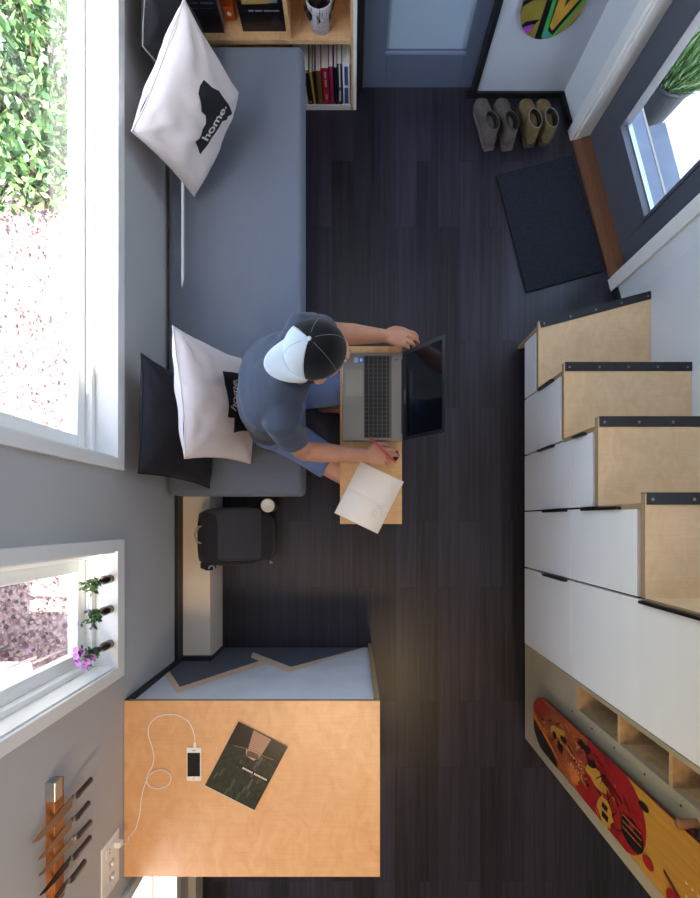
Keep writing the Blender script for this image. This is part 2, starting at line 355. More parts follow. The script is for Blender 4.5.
# baseboards (black)
struct(MB().box(XL, XL + .014, -.70, 2.2, .225, .30), 'baseboard_left', M_BLACK, 'black baseboard strip along the left wall above the ledge', 'baseboard')
struct(MB().box(.62, 1.161, 2.348, 2.362, 0, .03).prism([E0, E0 + U * .2, E0 + U * .2 - NO * .014, E0 - NO * .014 - U * .01], (0, 0, .03)), 'baseboard_north', M_BLACK,
       'black baseboard behind the shoes under the white partition', 'baseboard')
struct(ubox(MB(), D1 + .06, LW, -.014, 0, 0, .04), 'baseboard_right', M_BLACK, 'short black baseboard between the entry door and the stairs', 'baseboard')
struct(MB().box(XL, XL + .04, -3.0, -1.36, 0, .11), 'baseboard_kitchen', M_WALL, 'grey baseboard below the low kitchen window', 'baseboard')
struct(MB().box(.657, .680, 2.35, 2.50, 0, 2.1), 'trim_1', M_BLACK, 'black edge post between the inner door and the white partition', 'trim')
struct(MB().box(.02, .052, 2.385, 2.41, 0, 2.1), 'trim_2', M_BLACK, 'black door post beside the bookcase', 'trim')
# grey inner door
t = thing('door_1', (.355, 2.41, 0), 'slate grey inner door with a pale frosted panel', 'door', kind='structure')
d = MB(); d.box(.052, .17, 2.40, 2.44, .008, 2.03); d.box(.575, .655, 2.40, 2.44, .008, 2.03); d.box(.17, .575, 2.40, 2.44, .008, .2); d.box(.17, .575, 2.40, 2.44, 1.85, 2.03)
d.build('door_frame', M_DOOR, t, bevel=.003)
MB().box(.17, .575, 2.418, 2.426, .2, 1.85).build('frosted_panel', M_FROST, t)
b = MB(); b.box(.165, .58, 2.394, 2.402, .192, .206); b.build('glazing_bead', mat('bead_paint', '7d879c', .5), t, bevel=.002)
# entry door
t = thing('door_2', E0 + U * .67 + NO * .1, 'charcoal entry door with a large clear glass pane', 'door', kind='structure')
ND = .078
g0, g1, gz = D0 + .15, D0 + .65, .235
d = MB(); ubox(d, D0 + .01, g0, ND, ND + .045, .022, DH - .02); ubox(d, g1, D1 - .01, ND, ND + .045, .022, DH - .02); ubox(d, g0, g1, ND, ND + .045, .022, gz); ubox(d, g0, g1, ND, ND + .045, 1.9, DH - .02)
d.build('door_leaf', M_EDOOR, t, bevel=.002)
b = MB(); ubox(b, g0, g0 + .018, ND - .008, ND + .05, gz, 1.9); ubox(b, g1 - .018, g1, ND - .008, ND + .05, gz, 1.9); ubox(b, g0, g1, ND - .008, ND + .05, gz, gz + .018); ubox(b, g0, g1, ND - .008, ND + .05, 1.88, 1.9)
b.build('glazing_bead', M_EDOOR, t, bevel=.002)
ubox(MB(), g0 + .01, g1 - .01, ND + .02, ND + .026, gz + .01, 1.89).build('glass', M_GLASS, t)
b = MB(); ubox(b, g0 + .018, g1 - .018, ND + .026, ND + .048, gz + .012, gz + .024); b.build('spacer_bar', M_ALU, t)
c = MB(); ubox(c, D0 - .06, D0, -.02, 0, 0, DH + .06); ubox(c, D1, D1 + .065, -.02, 0, 0, DH + .06); ubox(c, D0, D1, -.02, 0, DH, DH + .06)
c.build('casing', M_TRIM, t, bevel=.002)
c = MB(); ubox(c, D0 - .001, D0 + .012, .0005, ND + .05, 0, DH); ubox(c, D1 - .012, D1 + .001, .0005, ND + .05, 0, DH); ubox(c, D0, D1, .0005, ND + .05, DH - .012, DH)
c.build('jamb', M_TRIM, t)
c = MB(); ubox(c, D0 + .012, D1 - .012, -.012, ND + .05, 0, .018); ubox(c, D0 + .012, D1 - .012, .03, ND + .05, .018, .023)
c.build('threshold', M_SILL, t, bevel=.003)
p = E0 + U * ((g0 + g1) / 2) + NO * (ND + .06); portal('door_portal', (p.x, p.y, 1.06), -NO, .5, 1.62)
# ------------------------------------------------------------------ outdoors
M_GRAVEL = gravel_mat('gravel_ground', '84696a', 'b09490', 'd0bab4', 42)
M_PALE = gravel_mat('pale_gravel', 'b4b0ac', 'c4c0bc', 'd4d0cc', 18)
struct(MB().box(-7, -1.0, -7, 9, -.72, -.6), 'ground', M_GRAVEL, 'pinkish gravel yard outside the windows', 'ground')
struct(MB().box(-1.0, 8, -7, 9, -.725, -.601), 'ground_east', M_PALE, 'pale sunlit yard outside the entry door', 'ground')
st = MB(); r2 = random.Random(3)
for i in range(4500):
    x = r2.uniform(-2.75, -1.1); y = r2.uniform(-1.25, 2.2); r = r2.uniform(.009, .019)
    q = [Vector((math.cos(a) * r * r2.uniform(.7, 1.3), math.sin(a) * r * r2.uniform(.7, 1.3), 0)) for a in [k * PI / 2.5 + r2.random() for k in range(5)]]
    c = Vector((x, y, -.6)); top = c + Vector((0, 0, r * r2.uniform(.6, 1.1)))
    lo = [c + p for p in q]; hi = [top + p * .6 for p in q]
    st.add(lo + hi, [(0, 1, 6, 5), (1, 2, 7, 6), (2, 3, 8, 7), (3, 4, 9, 8), (4, 0, 5, 9), (5, 6, 7, 8, 9)], r2.randrange(3), False)
tag(st.build('gravel', [mat('stone_a', '9a7f7e', .9), mat('stone_b', 'c2a8a2', .9), mat('stone_c', '6f5a5c', .9)]), 'loose pinkish brown gravel under the windows', 'gravel', kind='stuff')
def leaf(mb, c, d, n, L, w, mi):
    s, t_, d = frame(d, n)
    mb.add([c, c + d * L * .45 + t_ * w, c + d * L, c + d * L * .45 - t_ * w], [(0, 1, 2, 3)], mi, True)
def rdir(r, up=.3):
    while True:
        v = Vector((r.uniform(-1, 1), r.uniform(-1, 1), r.uniform(-1, 1) + up))
        if .1 < v.length < 1.6: return v.normalized()
LEAFM = [mat('leaf_dark', '3a5c36', .5), mat('leaf_mid', '65874f', .5), mat('leaf_pale', 'a3b985', .5)]
t = thing('shrub', (-2.15, 2.6, -.6), 'leafy green shrub in the sun outside the large window', 'shrub')
fo = MB(); sm_ = MB()
for i in range(60):
    a, b = r2.uniform(-2.7, -1.72), r2.uniform(1.75, 3.6)
    sm_.tube([(-2.15 + r2.uniform(-.1, .1), 2.6 + r2.uniform(-.5, .5), -.6), ((a - 2.15) / 2, (b + 2.6) / 2, -.4), (a, b, r2.uniform(-.25, .05))], [.012, .008, .004], 5)
for i in range(7000):
    a, b = r2.uniform(-2.75, -1.66), r2.uniform(1.92, 3.7) + .12 * r2.random()
    e = 1 - ((a + 2.2) / .6) ** 4 * .5
    z = -.55 + r2.random() ** .5 * .55 * e + .08 * math.sin(a * 9) * math.sin(b * 7)
    leaf(fo, Vector((a, b, z)), rdir(r2), rdir(r2, .8), r2.uniform(.04, .085), r2.uniform(.012, .022), r2.choice((0, 0, 1, 1, 1, 2)))
fo.build('foliage', LEAFM, t); sm_.build('stems', mat('stem', '5a4a38', .8), t)
# entry steps
M_CONC = mat('blue_grey_concrete', '5f6878', .8, var=.1, scale=9, bump=.2)
t = thing('entry_steps', (1.9, 1.7, -.6), 'blue grey concrete steps outside the entry door', 'steps')
c = MB(); ubox(c, .09, 1.15, .15, .50, -.6, -.1); c.build('step', M_CONC, t, bevel=.004)
c = MB(); ubox(c, .09, 1.15, .490, .502, -.104, -.097); c.build('step_edge', mat('pale_edge', '8f877e', .8), t)  # pale strip setting the landing's outer edge off from the concrete
c = MB(); ubox(c, .09, 1.15, .502, .78, -.6, -.3); c.build('step', M_CONC, t, bevel=.006)
# pot outside
t = thing('potted_plant', (1.93, 2.68, -.6), 'black plastic pot of feathery green plant outside the glazed door', 'potted plant')
MB().lathe([(.10, 0), (.105, .01), (.145, .40), (.16, .405), (.16, .43), (.14, .43), (.135, .39), (.01, .385)], (1.93, 2.68, -.6), 28).build('pot', mat('black_pot', '2b2b30', .5), t)
MB().lathe([(.134, .365), (.08, .385), (.01, .39)], (1.93, 2.68, -.6), 20).build('soil', mat('soil', '3b3028', .95, bump=.5), t)
fo = MB()
for i in range(1500):
    a = r2.random() * 2 * PI; rr = .12 * r2.random() ** .5; base = Vector((1.93 + math.cos(a) * rr, 2.68 + math.sin(a) * rr, -.22))
    d = (Vector((math.cos(a), math.sin(a), 0)) * r2.uniform(.1, .9) + Vector((0, 0, 1.1)) + rdir(r2, 0) * .3).normalized()
    L = r2.uniform(.12, .36)
    leaf(fo, base + d * L * r2.uniform(0, .5), d, rdir(r2), L * .5, .004, r2.choice((0, 1, 1, 2)))
fo.build('foliage', LEAFM, t)
# fence added out of view to shade the gravel, and white yard chair
t = thing('shade_fence', (-2.45, -1.9, -.6), 'tall unseen board fence added to shade the gravel yard', 'fence')
for k in range(26):
    y = -3.6 + k * .13
    MB().box(-2.49, -2.47, y, y + .122, -.6, 1.3).build('board', mat('weathered_board', '8d7660', .8, var=.2, scale=5, stretch=(20, 20, 1)), t)
MB().box(-2.53, -2.49, -3.6, -.22, 1.0, 1.09).box(-2.53, -2.49, -3.6, -.22, -.3, -.21).build('rail', MATS['weathered_board'], t)
t = thing('yard_chair', (-2.05, -.98, -.6), 'white sling chair standing on the gravel outside the small window', 'chair')
for x, y in ((-2.36, -.86), (-1.94, -.86), (-2.36, -1.25), (-1.94, -1.25)):
    MB().tube([(x, y, -.6), (x, y, -.22)], .010, 8).build('leg', M_ALU, t)
cs = MB(); cs.loft([[Vector((x, y, z)) for x, z in ((-2.37, -.2 + s), (-1.92, -.2 + s), (-1.92, -.188 + s), (-2.37, -.188 + s))] for y, s in ((-.84, .01), (-.95, -.015), (-1.1, -.02), (-1.26, 0))], sm=True)
cs.build('seat', M_WPLAST, t)
MB().box(-2.41, -2.39, -1.26, -.84, -.18, .15).build('backrest', M_WPLAST, t, bevel=.004)
for y in (-.83, -1.27): MB().tube([(-1.93, y, -.24), (-1.95, y, -.02), (-2.38, y, 0)], .010).build('armrest', M_ALU, t)
# ================================================================== fixed furniture
# low ledge along the left wall (wheel box)
t = thing('wall_ledge', (-.80, -.29, 0), 'low beige boxed ledge along the left wall between sofa and worktop', 'ledge')
MB().box(XL, -.724, -.705, .16, 0, .225).build('box', mat('beige_paint', 'ecdcca', .6, var=.02), t, bevel=.002)
MB().box(-.74, -.712, -.703, -.69, 0, .235).box(XL, -.712, -.703, -.68, .225, .245).build('corner_trim', M_BLACK, t)
struct(MB().box(XL, -.858, -.703, -.684, .225, .79), 'trim_3', M_BLACK, 'black vertical strip in the corner of left wall and mural panel', 'trim')
# kitchen counter
t = thing('kitchen_counter', (-.385, -1.02, 0), 'birch worktop counter with a grey mountain mural on its end panel', 'counter')
wt = MB(); wt.box(XL + .002, .103, -1.357, -.686, .785, .8, 0)
wt.build('worktop', M_DESK, t, bevel=.0015)
MB().box(XL + .002, .1025, -.688, -.6855, .783, .7985).build('worktop_edge', M_EDGE, t)
MB().box(.083, .1025, -1.355, -.681, 0, .785).build('side_panel', M_EDGEX, t)
YP = -.703
def onp(zx, zy, e=0):
    px, py = 110 + zx / 2.414, 620 + zy / 2.414; dep = (.703) * F / (py - CY)
    return Vector(((px - CX) * dep / F, YP + e, H - dep))
mu = MB(); mu.box(XL + .004, .083, YP - .018, YP, 0, .785, 0)
P0, P1, P2, Q0, Q1, Q2 = (118, 128), (165, 170), (378, 100), (345, 86), (435, 121), (612, 62)
def clampp(v): v.x = max(XL + .004, min(.083, v.x)); v.z = max(.001, min(.784, v.z)); return v
dk = [onp(*p, .0006) for p in (P0, P1, (372, 101), Q0, Q1, Q2)]
pts = [Vector((XL + .004, YP + .0006, .002))] + [Vector((XL + .004, YP + .0006, dk[0].z))] + dk + [Vector((.083, YP + .0006, .002))]
mu.poly([clampp(v) for v in pts], 1)
BE = [.0009]
def band(a, b, w=7):
    a = Vector(a); b = Vector(b); d = (b - a).normalized(); n = Vector((-d.y, d.x)) * w; a = a - d * 3; b = b + d * 3; BE[0] += .0003
    mu.poly([clampp(onp(*q, BE[0])) for q in (a + n, b + n, b - n, a - n)], 2)
band(P0, P1); band(P1, P2, 6); band(Q0, Q1); band(Q1, Q2, 6)
mu.build('mural_panel', [mat('mural_pale', 'd9dbe0', .6), mat('mural_slate', '555a66', .6), mat('mural_tan', 'e2c6aa', .65)], t)
# storage staircase
XS = .918; RISE = .277; NOSE = [None, .688, .389, .087, -.213]
t = thing('storage_staircase', (1.2, .2, 0), 'birch plywood staircase with white cupboards and black metal step edges', 'staircase')
ST = t
M_SCREW = mat('screw_head', '8d8d90', .35, .8)
tops = []
n1a, n1b = Vector((XS, .990, 0)), Vector((XR - .002, 1.136, 0))
for k in range(5):
    z = RISE * (k + 1); back = (NOSE[k + 1] - .03) if k < 4 else -.657
    if k == 0: po = [n1a, n1b, Vector((XR - .002, back, 0)), Vector((XS, back, 0))]
    else: po = [Vector((XS, NOSE[k], 0)), Vector((XR - .002, NOSE[k], 0)), Vector((XR - .002, back, 0)), Vector((XS, back, 0))]
    tr = MB().prism([p + Vector((0, 0, z - .022)) for p in po], (0, 0, .022), 0, 1).build('tread', [M_BIRCH, M_EDGE], t)
    a, b = po[0].copy(), po[1].copy(); d = (b - a).normalized(); nin = Vector((d.y, -d.x, 0))
    a += d * .004; a.z = b.z = z
    no = MB().prism([a + Vector((0, 0, 0)), b, b + nin * .036, a + nin * .036], (0, 0, .003))
    no.prism([a - nin * .003 - Vector((0, 0, .03)), b - nin * .003 - Vector((0, 0, .03)), b - Vector((0, 0, .03)), a - Vector((0, 0, .03))], (0, 0, .033))
    no = no.build('step_edge', M_STEEL, tr)
    Lb = (b - a).length
    for q in (.035, .27, .5, .73, .965):
        c = a + d * (Lb * q) + nin * .019
        MB().lathe([(.0055, 0), (.005, .0012), (.001, .0016)], (c.x, c.y, z + .003), 10).build('screw', M_SCREW, no)
    # riser board under the nosing
    z0 = RISE * k if k else .0
    f = .03
    if k == 0:
        ra = a + nin * .02; rb = b + nin * .02
        rp = [Vector((XS, ra.y, z0)), Vector((XR - .002, rb.y, z0)), Vector((XR - .002, rb.y - .018, z0)), Vector((XS, ra.y - .018, z0))]
    else:
        y = NOSE[k] - .03
        rp = [Vector((XS, y, z0)), Vector((XR - .002, y, z0)), Vector((XR - .002, y - .018, z0)), Vector((XS, y - .018, z0))]
    MB().prism(rp, (0, 0, z - .022 - z0), 0).build('riser', M_BIRCH, t)
    MB().box(XS - .001, XS + .001, rp[3].y, rp[0].y, z0 + .001, z - .022).build('riser_edge', M_EDGEY, t)
# carcass behind the doors
ca = MB(); ys = [.94, .64, .341, .039, -.261, -.657]
for k in range(5):
    ca.box(XS + .024, XR - .004, ys[k + 1], ys[k], .09, RISE * (k + 1) - .026)
ca.box(XS + .07, XR - .004, -.657, .94, 0, .09)
ca.build('carcass', M_BLACK, t)
def door(y1, y0, z0, z1, hz=None):
    d = MB().box(XS, XS + .02, y0 + .004, y1 - .004, z0, z1).build('door', M_WHITECAB, t, bevel=.0015)
    if hz: MB().box(XS - .018, XS + .004, y1 - .012, y1 - .002, hz[0], hz[1]).build('handle', M_BPLAST, d, bevel=.001)
    return d
door(.955, .65, .095, .235)
door(.65, .35, .095, .515, (.30, .46))
door(.35, .052, .095, .615, (.30, .46)); door(.35, .052, .619, .79, (.66, .75))
door(.052, -.248, .095, .615, (.36, .585)); door(.052, -.248, .619, 1.065, (.73, .98))
door(-.248, -.657, .095, .615, (.36, .585)); door(-.248, -.657, .619, 1.90, (1.10, 1.36))
MB().box(XS + .02, XR - .003, -.657, -.25, 1.362, 1.9).build('upper_box', M_WHITECAB, t)
# cubby cabinet with the snowboard
t = thing('cubby_cabinet', (1.2, -.91, .09), 'grey brown plywood end cabinet with a column of open cubbies', 'cabinet')
XC = XS + .004; c0, c1 = -.675, -.772; zs = [.675, .965, 1.225, 1.50, 1.80]
p = MB(); p.box(XC, XC + .02, -1.163, c1, .09, 1.95); p.box(XC, XC + .02, c1, -.659, .09, zs[0] - .016)
p.box(XC, XC + .02, c0, -.659, zs[0] - .016, 1.95)
p.build('front_panel', M_GREYPLY, t)
MB().box(XC + .02, XR - .004, -1.163, -1.145, .09, 1.95).build('end_panel', M_GREYPLY, t)
MB().box(XS + .07, XR - .004, -1.15, -.66, 0, .09).build('plinth', M_BLACK, t)
M_CUB = birch_mat('cubby_ply', 'c9a478', 'ad8558', .6)
MB().box(XC + .02, XR - .004, c1 - .015, c1, .6, 1.95).build('cubby_side', M_CUB, t)
for z in zs:
    MB().box(XC + .001, XC + .30, c1, c0 + .002, z - .016, z, 0).build('cubby_shelf', M_CUB, t)
MB().box(XC + .30, XC + .315, c1, c0 + .002, .66, 1.95).build('cubby_back', M_CUB, t)
for z in (.62, .78, .93, 1.10, 1.26, 1.42):
    MB().lathe([(.004, 0), (.003, .002)], (XC, -.80, z), 8, M=Matrix.Rotation(-PI / 2, 3, 'Y')).build('screw', M_BPLAST, t)
for (px, z, h) in ((XC + .12, .965, .11), (XC + .21, .675, .13)):
    j = thing('glass_jar', (px, -.722, z), 'small glass jar standing in the %s cubby beside the snowboard' % ('second' if z > .9 else 'lowest'), 'jar')
    MB().lathe([(.03, 0), (.034, .01), (.034, h - .02), (.026, h)], (px, -.722, z), 18).build('jar_body', mat('jar_glass', '8c8f84', .1, spec=.8), j)
    MB().lathe([(.027, h), (.028, h + .015), (.002, h + .016)], (px, -.722, z), 18).build('lid', M_STEEL, j)
# snowboard on the cabinet
def board_outline(w, L, nose=.14, n=12, waist=.0):
    pts = []
    for i in range(n + 1):
        a = PI * i / n; pts.append((-math.cos(a) * w, nose - math.sin(a) * nose))
    for i in range(1, 8):
        q = i / 8; pts.append((w - waist * math.sin(PI * q), nose + (L - 2 * nose) * q))
    for i in range(n + 1):
        a = PI * i / n; pts.append((math.cos(a) * w, L - nose + math.sin(a) * nose))
    for i in range(1, 8):
        q = 1 - i / 8; pts.append((-w + waist * math.sin(PI * q), nose + (L - 2 * nose) * q))
    return pts
def clip_in(poly, out):
    """crude convex clip (Sutherland-Hodgman) of poly against the convex outline"""
    res = [Vector(p) for p in poly]; m = len(out); cx = sum(p[0] for p in out) / m; cy = sum(p[1] for p in out) / m
    for i in range(m):
        a = Vector(out[i]); b = Vector(out[(i + 1) % m]); e = b - a; n = Vector((-e.y, e.x))
        if n.dot(Vector((cx, cy)) - a) < 0: n = -n
        nr = []
        for j in range(len(res)):
            p, q = res[j], res[(j + 1) % len(res)]; dp, dq = n.dot(p - a), n.dot(q - a)
            if dp >= 0: nr.append(p)
            if dp * dq < 0: nr.append(p + (q - p) * (dp / (dp - dq)))
        res = nr
        if not res: break
    return res
def blob(cx, cy, rx, ry, n=18, rot=0, jag=0, seed=1):
    r = random.Random(seed); o = []
    for i in range(n):
        a = 2 * PI * i / n; k = 1 + r.uniform(-jag, jag); x, y = math.cos(a) * rx * k, math.sin(a) * ry * k
        o.append((cx + x * math.cos(rot) - y * math.sin(rot), cy + x * math.sin(rot) + y * math.cos(rot)))
    return o
BM_ = [mat('board_rust', '7c2c18', .4, var=.3, scale=14, col2='b8622e', coat=.2, stretch=(1, 1, .35)), mat('board_red', '8f1616', .4, var=.2, scale=14), mat('board_black', '17120f', .4), mat('board_gold', 'b5802f', .4, var=.15, scale=5, stretch=(1, 30, 2)),
       mat('board_maroon', '5c1220', .4), mat('board_dots', 'd9cfc6', .5), mat('board_orange', 'c0682a', .4, var=.3, scale=30)]
out = board_outline(.122, 1.52, .13)
YB, ZB, XB = -.945, .30, .883
def bp(p, e=0): return Vector((XB - e, YB - p[0], ZB + p[1]))
sb = MB(); sb.prism([bp(p) for p in out], (.012, 0, 0), 0, 4)
# graphics: local x runs towards the kitchen (south), local y runs up
lay = [(1, [(-.13, .52), (.13, .48), (.13, .70), (.06, .74), (-.05, .76), (-.13, .74)]), (3, [(-.13, .74), (-.05, .76), (.06, .74), (.13, .70), (.13, 1.6), (-.13, 1.6)]),
       (1, blob(-.07, .075, .05, .075, rot=.3)), (2, [(.0, .02), (.04, .13), (.10, .27), (.13, .27), (.13, 0)]), (6, [(-.02, .02), (.01, .01), (.09, .30), (.11, .36), (.05, .22)]),
       (3, blob(-.035, .27, .022, .07, jag=.15, rot=.25)), (2, blob(-.01, .245, .016, .02)), (2, blob(.015, .30, .022, .028, jag=.3)), (2, blob(-.03, .33, .012, .03, jag=.3)),
       (6, blob(.06, .42, .03, .05, jag=.4)), (1, blob(.085, .52, .025, .08, jag=.4, seed=4)), (2, blob(-.085, .50, .016, .05, jag=.4)), (3, blob(-.015, .58, .03, .07, jag=.3, seed=5)),
       (2, blob(-.05, .56, .014, .035, rot=.4)), (3, blob(.07, .645, .05, .05, n=24, jag=.16, seed=8)), (2, [(.045, .63), (.065, .625), (.065, .66), (.045, .665)]), (2, [(.075, .63), (.098, .625), (.098, .665), (.075, .67)]),
       (2, blob(.045, .80, .045, .06, n=20)), (1, blob(.02, .80, .012, .012)), (1, blob(.075, .88, .018, .026)), (2, blob(-.08, .86, .012, .025)), (1, blob(.1, .99, .03, .03)), (4, [(.04, .95), (.05, .95), (.10, 1.06), (.09, 1.06)])]
for q in range(7):
    a = -.9 + q * .33; lay.append((2, [(-.06, .64), (-.055, .645), (-.06 + .09 * math.cos(a), .66 + .10 * math.sin(a)), (-.066 + .09 * math.cos(a), .664 + .10 * math.sin(a))]))
for q in range(3):
    lay.append((6, [(.01 + .02 * q, .75), (.013 + .02 * q, .75), (.012 + .02 * q, .85), (.009 + .02 * q, .85)]))
for q in range(5): lay += [(5, blob(.0 + .002 * q, .40 + .021 * q, .003, .004, 8)), (5, blob(.035, .40 + .021 * q, .003, .004, 8)), (5, blob(.01, 1.04 + .021 * q, .003, .004, 8)), (5, blob(.045, 1.04 + .021 * q, .003, .004, 8))]
rb = random.Random(31)
fl = []
for q in range(70):                                   # painterly flecks of the orange half
    x, y = rb.uniform(-.11, .11), rb.uniform(.06, .52)
    fl.append((rb.choice((1, 4, 6, 6, 2, 3)), blob(x, y, rb.uniform(.002, .007), rb.uniform(.008, .035), 7, rb.uniform(-.5, .5), .35, q)))
for q in range(24):                                   # and of the red field
    x, y = rb.uniform(-.11, .11), rb.uniform(.52, .78)
    fl.append((rb.choice((4, 4, 2, 6)), blob(x, y, rb.uniform(.002, .006), rb.uniform(.006, .03), 7, rb.uniform(-1, 1), .35, q)))
for q in range(5):                                    # wiry black curls
    cx_, cy_, r_ = -.055 + .02 * q, .56 + .035 * q, .03 + .008 * q
    for k in range(9):
        a0, a1 = -1.2 + k * .28, -1.2 + (k + 1) * .28
        fl.append((2, [(cx_ + r_ * math.cos(a0), cy_ + r_ * math.sin(a0)), (cx_ + r_ * math.cos(a1), cy_ + r_ * math.sin(a1)), (cx_ + (r_ + .0035) * math.cos(a1), cy_ + (r_ + .0035) * math.sin(a1)), (cx_ + (r_ + .0035) * math.cos(a0), cy_ + (r_ + .0035) * math.sin(a0))]))
lay = lay[:2] + [(1, blob(.0, .74, .125, .13, 24))] + fl + lay[2:]
for i, (mi, pl) in enumerate(lay):
    c = clip_in(pl, out)
    if len(c) > 2: sb.poly([bp(p, .0003 + .00002 * i) for p in c], mi)
sbo = sb.build('snowboard', BM_)
tag(sbo, 'orange and red patterned snowboard hung upright on the cubby cabinet', 'snowboard')
for zz, yy in ((1.32, -.812), (1.32, -1.078)):
    tag(MB().lathe([(.013, 0), (.013, .05), (.011, .054), (.001, .055)], (XC, yy, zz), 14, M=Matrix.Rotation(-PI / 2, 3, 'Y')).build('wooden_peg', mat('peg_wood', '8a5a36', .6)),
        'wooden peg holding the %s edge of the orange snowboard' % ('upper' if yy > -.9 else 'kitchen side'), 'peg', 'snowboard pegs')
# graffiti board on the partition
GM = [mat('board_olive', '8a7a35', .35, var=.2, scale=12), mat('board_purple', 'a044b0', .35), mat('board_blk', '14141a', .4), mat('board_green', '3fa24c', .35, var=.15), mat('board_amber', 'b58a35', .35, var=.2, scale=14), mat('board_teal', '4a8f95', .35)]
out = board_outline(.142, 1.5, .15)
def gp(p, e=0): return Vector((.912 + p[0], 2.345 - e, .315 + p[1]))
gb = MB(); gb.prism([gp(p) for p in out], (0, .012, 0), 0, 2)
lay = [(2, [(-.16, .03), (-.09, .0), (-.04, .09), (-.10, .08)]), (1, [(-.13, .04), (-.075, .02), (-.055, .07), (-.09, .06)]), (2, [(-.16, .13), (-.05, .20), (-.03, .32), (-.16, .3)]), (1, [(-.16, .15), (-.09, .20), (-.09, .26), (-.16, .24)]), (1, [(-.10, .26), (-.05, .23), (-.05, .40), (-.10, .40)]),
       (2, [(-.03, -.01), (.01, -.01), (-.02, .3), (-.01, .5), (-.04, .5), (-.045, .3)]), (3, [(.0, .01), (.05, .0), (.16, .22), (.16, .45), (.0, .38), (-.015, .2)]), (2, [(.02, .04), (.05, .02), (.145, .22), (.145, .38), (.02, .30), (.0, .2)]),
       (4, [(.02, .06), (.04, .04), (.13, .22), (.13, .34), (.03, .27), (.012, .2)]), (2, [(.05, .14), (.12, .26), (.05, .25)]), (3, [(.06, .18), (.10, .25), (.06, .235)]), (5, [(.0, .01), (.04, -.0), (.03, .03), (.01, .05)]),
       (2, [(.09, .02), (.16, .16), (.16, .12), (.11, .02)]), (3, [(-.16, .45), (.0, .42), (.1, .5), (-.1, .7)]), (1, [(.05, .5), (.16, .5), (.16, .8), (.08, .75)]), (2, blob(0, .95, .1, .1)), (4, blob(0, .95, .07, .07)), (3, [(-.16, 1.1), (.16, 1.2), (.16, 1.3), (-.16, 1.25)])]
for i, (mi, pl) in enumerate(lay):
    c = clip_in(pl, out)
    if len(c) > 2: gb.poly([gp(p, .0004 + .00006 * i) for p in c], mi)
tag(gb.build('snowboard', GM), 'green, amber and purple graffiti snowboard hung on the white partition', 'snowboard')
# ceiling lamps
for i, (x, y) in enumerate(((-.30, -1.62), (.22, -1.95))):
    t = thing('ceiling_light', (x, y, ZC - .04), 'round warm ceiling lamp over the %s' % ('worktop' if i == 0 else 'kitchen floor'), 'lamp', 'warm ceiling lamps')
    MB().lathe([(.11, .04), (.11, .0), (.095, .0), (.095, .03)], (x, y, ZC - .04), 28).build('housing', M_TRIM, t)
    MB().lathe([(.094, .012), (.001, .010)], (x, y, ZC - .04), 28).build('diffuser', emit('warm_diffuser_%d' % i, 'ffd9a0', 6), t)
    l = bpy.data.lights.new('lamp_bulb', 'SPOT'); l.energy = 34 if i == 0 else 24; l.spot_size = math.radians(125); l.spot_blend = .8; l.color = (1, .72, .40); l.shadow_soft_size = .22
    lo = bpy.data.objects.new('lamp_bulb', l); COL.objects.link(lo); lo.parent = t; lo.location = (0, 0, -.03)
# ================================================================== bookcase and its contents
t = thing('bookcase', (-.43, 2.40, 0), 'pine bookcase with a white outer side behind the sofa end', 'bookcase')
FB = 2.283
MB().box(-.87, -.002, FB, 2.55, 0, .028).build('bottom_board', [M_TRIM], t)
s = MB(); s.box(-.0115, .001, FB, 2.55, 0, .80); s.build('side_panel', M_SHELF, t)
MB().box(.001, .018, FB, 2.55, 0, .80).build('white_side', M_TRIM, t)
MB().box(-.87, -.0115, FB, 2.55, .352, .37).build('shelf', M_SHELF, t)
MB().box(-.311, -.293, FB + .004, 2.55, .37, .782).build('divider', M_SHELF, t)
MB().box(-.87, .006, FB, 2.55, .782, .80).build('top_board', M_SHELF, t)
MB().box(-.87, .006, 2.55, 2.558, 0, .80).build('back_panel', M_SHELF, t)
MB().box(-.87, -.852, FB, 2.55, .028, .782).build('side_panel', M_SHELF, t)
def book(name, x0, x1, yf, z0, h, dep, col, label, cat='book', group=None, lean=0, marks=None):
    b = thing(name, ((x0 + x1) / 2, yf + dep / 2, z0), label, cat, group)
    M = Matrix.Translation(((x0 + x1) / 2, 0, z0)) @ Matrix.Rotation(lean, 4, 'Y') @ Matrix.Translation((-(x0 + x1) / 2, 0, -z0))
    c = MB(); c.box(x0, x0 + .0018, yf, yf + dep, z0, z0 + h, 0, M); c.box(x1 - .0018, x1, yf, yf + dep, z0, z0 + h, 0, M); c.box(x0, x1, yf, yf + .0022, z0, z0 + h, 0, M)
    if marks:
        for (mz, mh, mw, mi) in marks:
            xm = (x0 + x1) / 2; c.box(xm - mw / 2, xm + mw / 2, yf - .0003, yf, z0 + mz, z0 + mz + mh, mi, M)
    c.build('cover', [mat('cover_' + col, col, .45), MATS.get('spine_ink') or mat('spine_ink', 'd8d2c8', .6), MATS.get('spine_gold') or mat('spine_gold', 'd8b838', .6), MATS.get('spine_blue') or mat('spine_blue', '3b4b94', .6)], b)
    MB().box(x0 + .0018, x1 - .0018, yf + .0022, yf + dep - .003, z0 + .001, z0 + h - .003, 0, M).build('pages', M_PAGES, b)
    return b
G = 'books on the low bookcase shelf'
def letters(z, n, w, step=.0085, mi=1): return [(z + k * step, step * .62, w, mi) for k in range(n)]
yb = FB + .006; zb = .0285
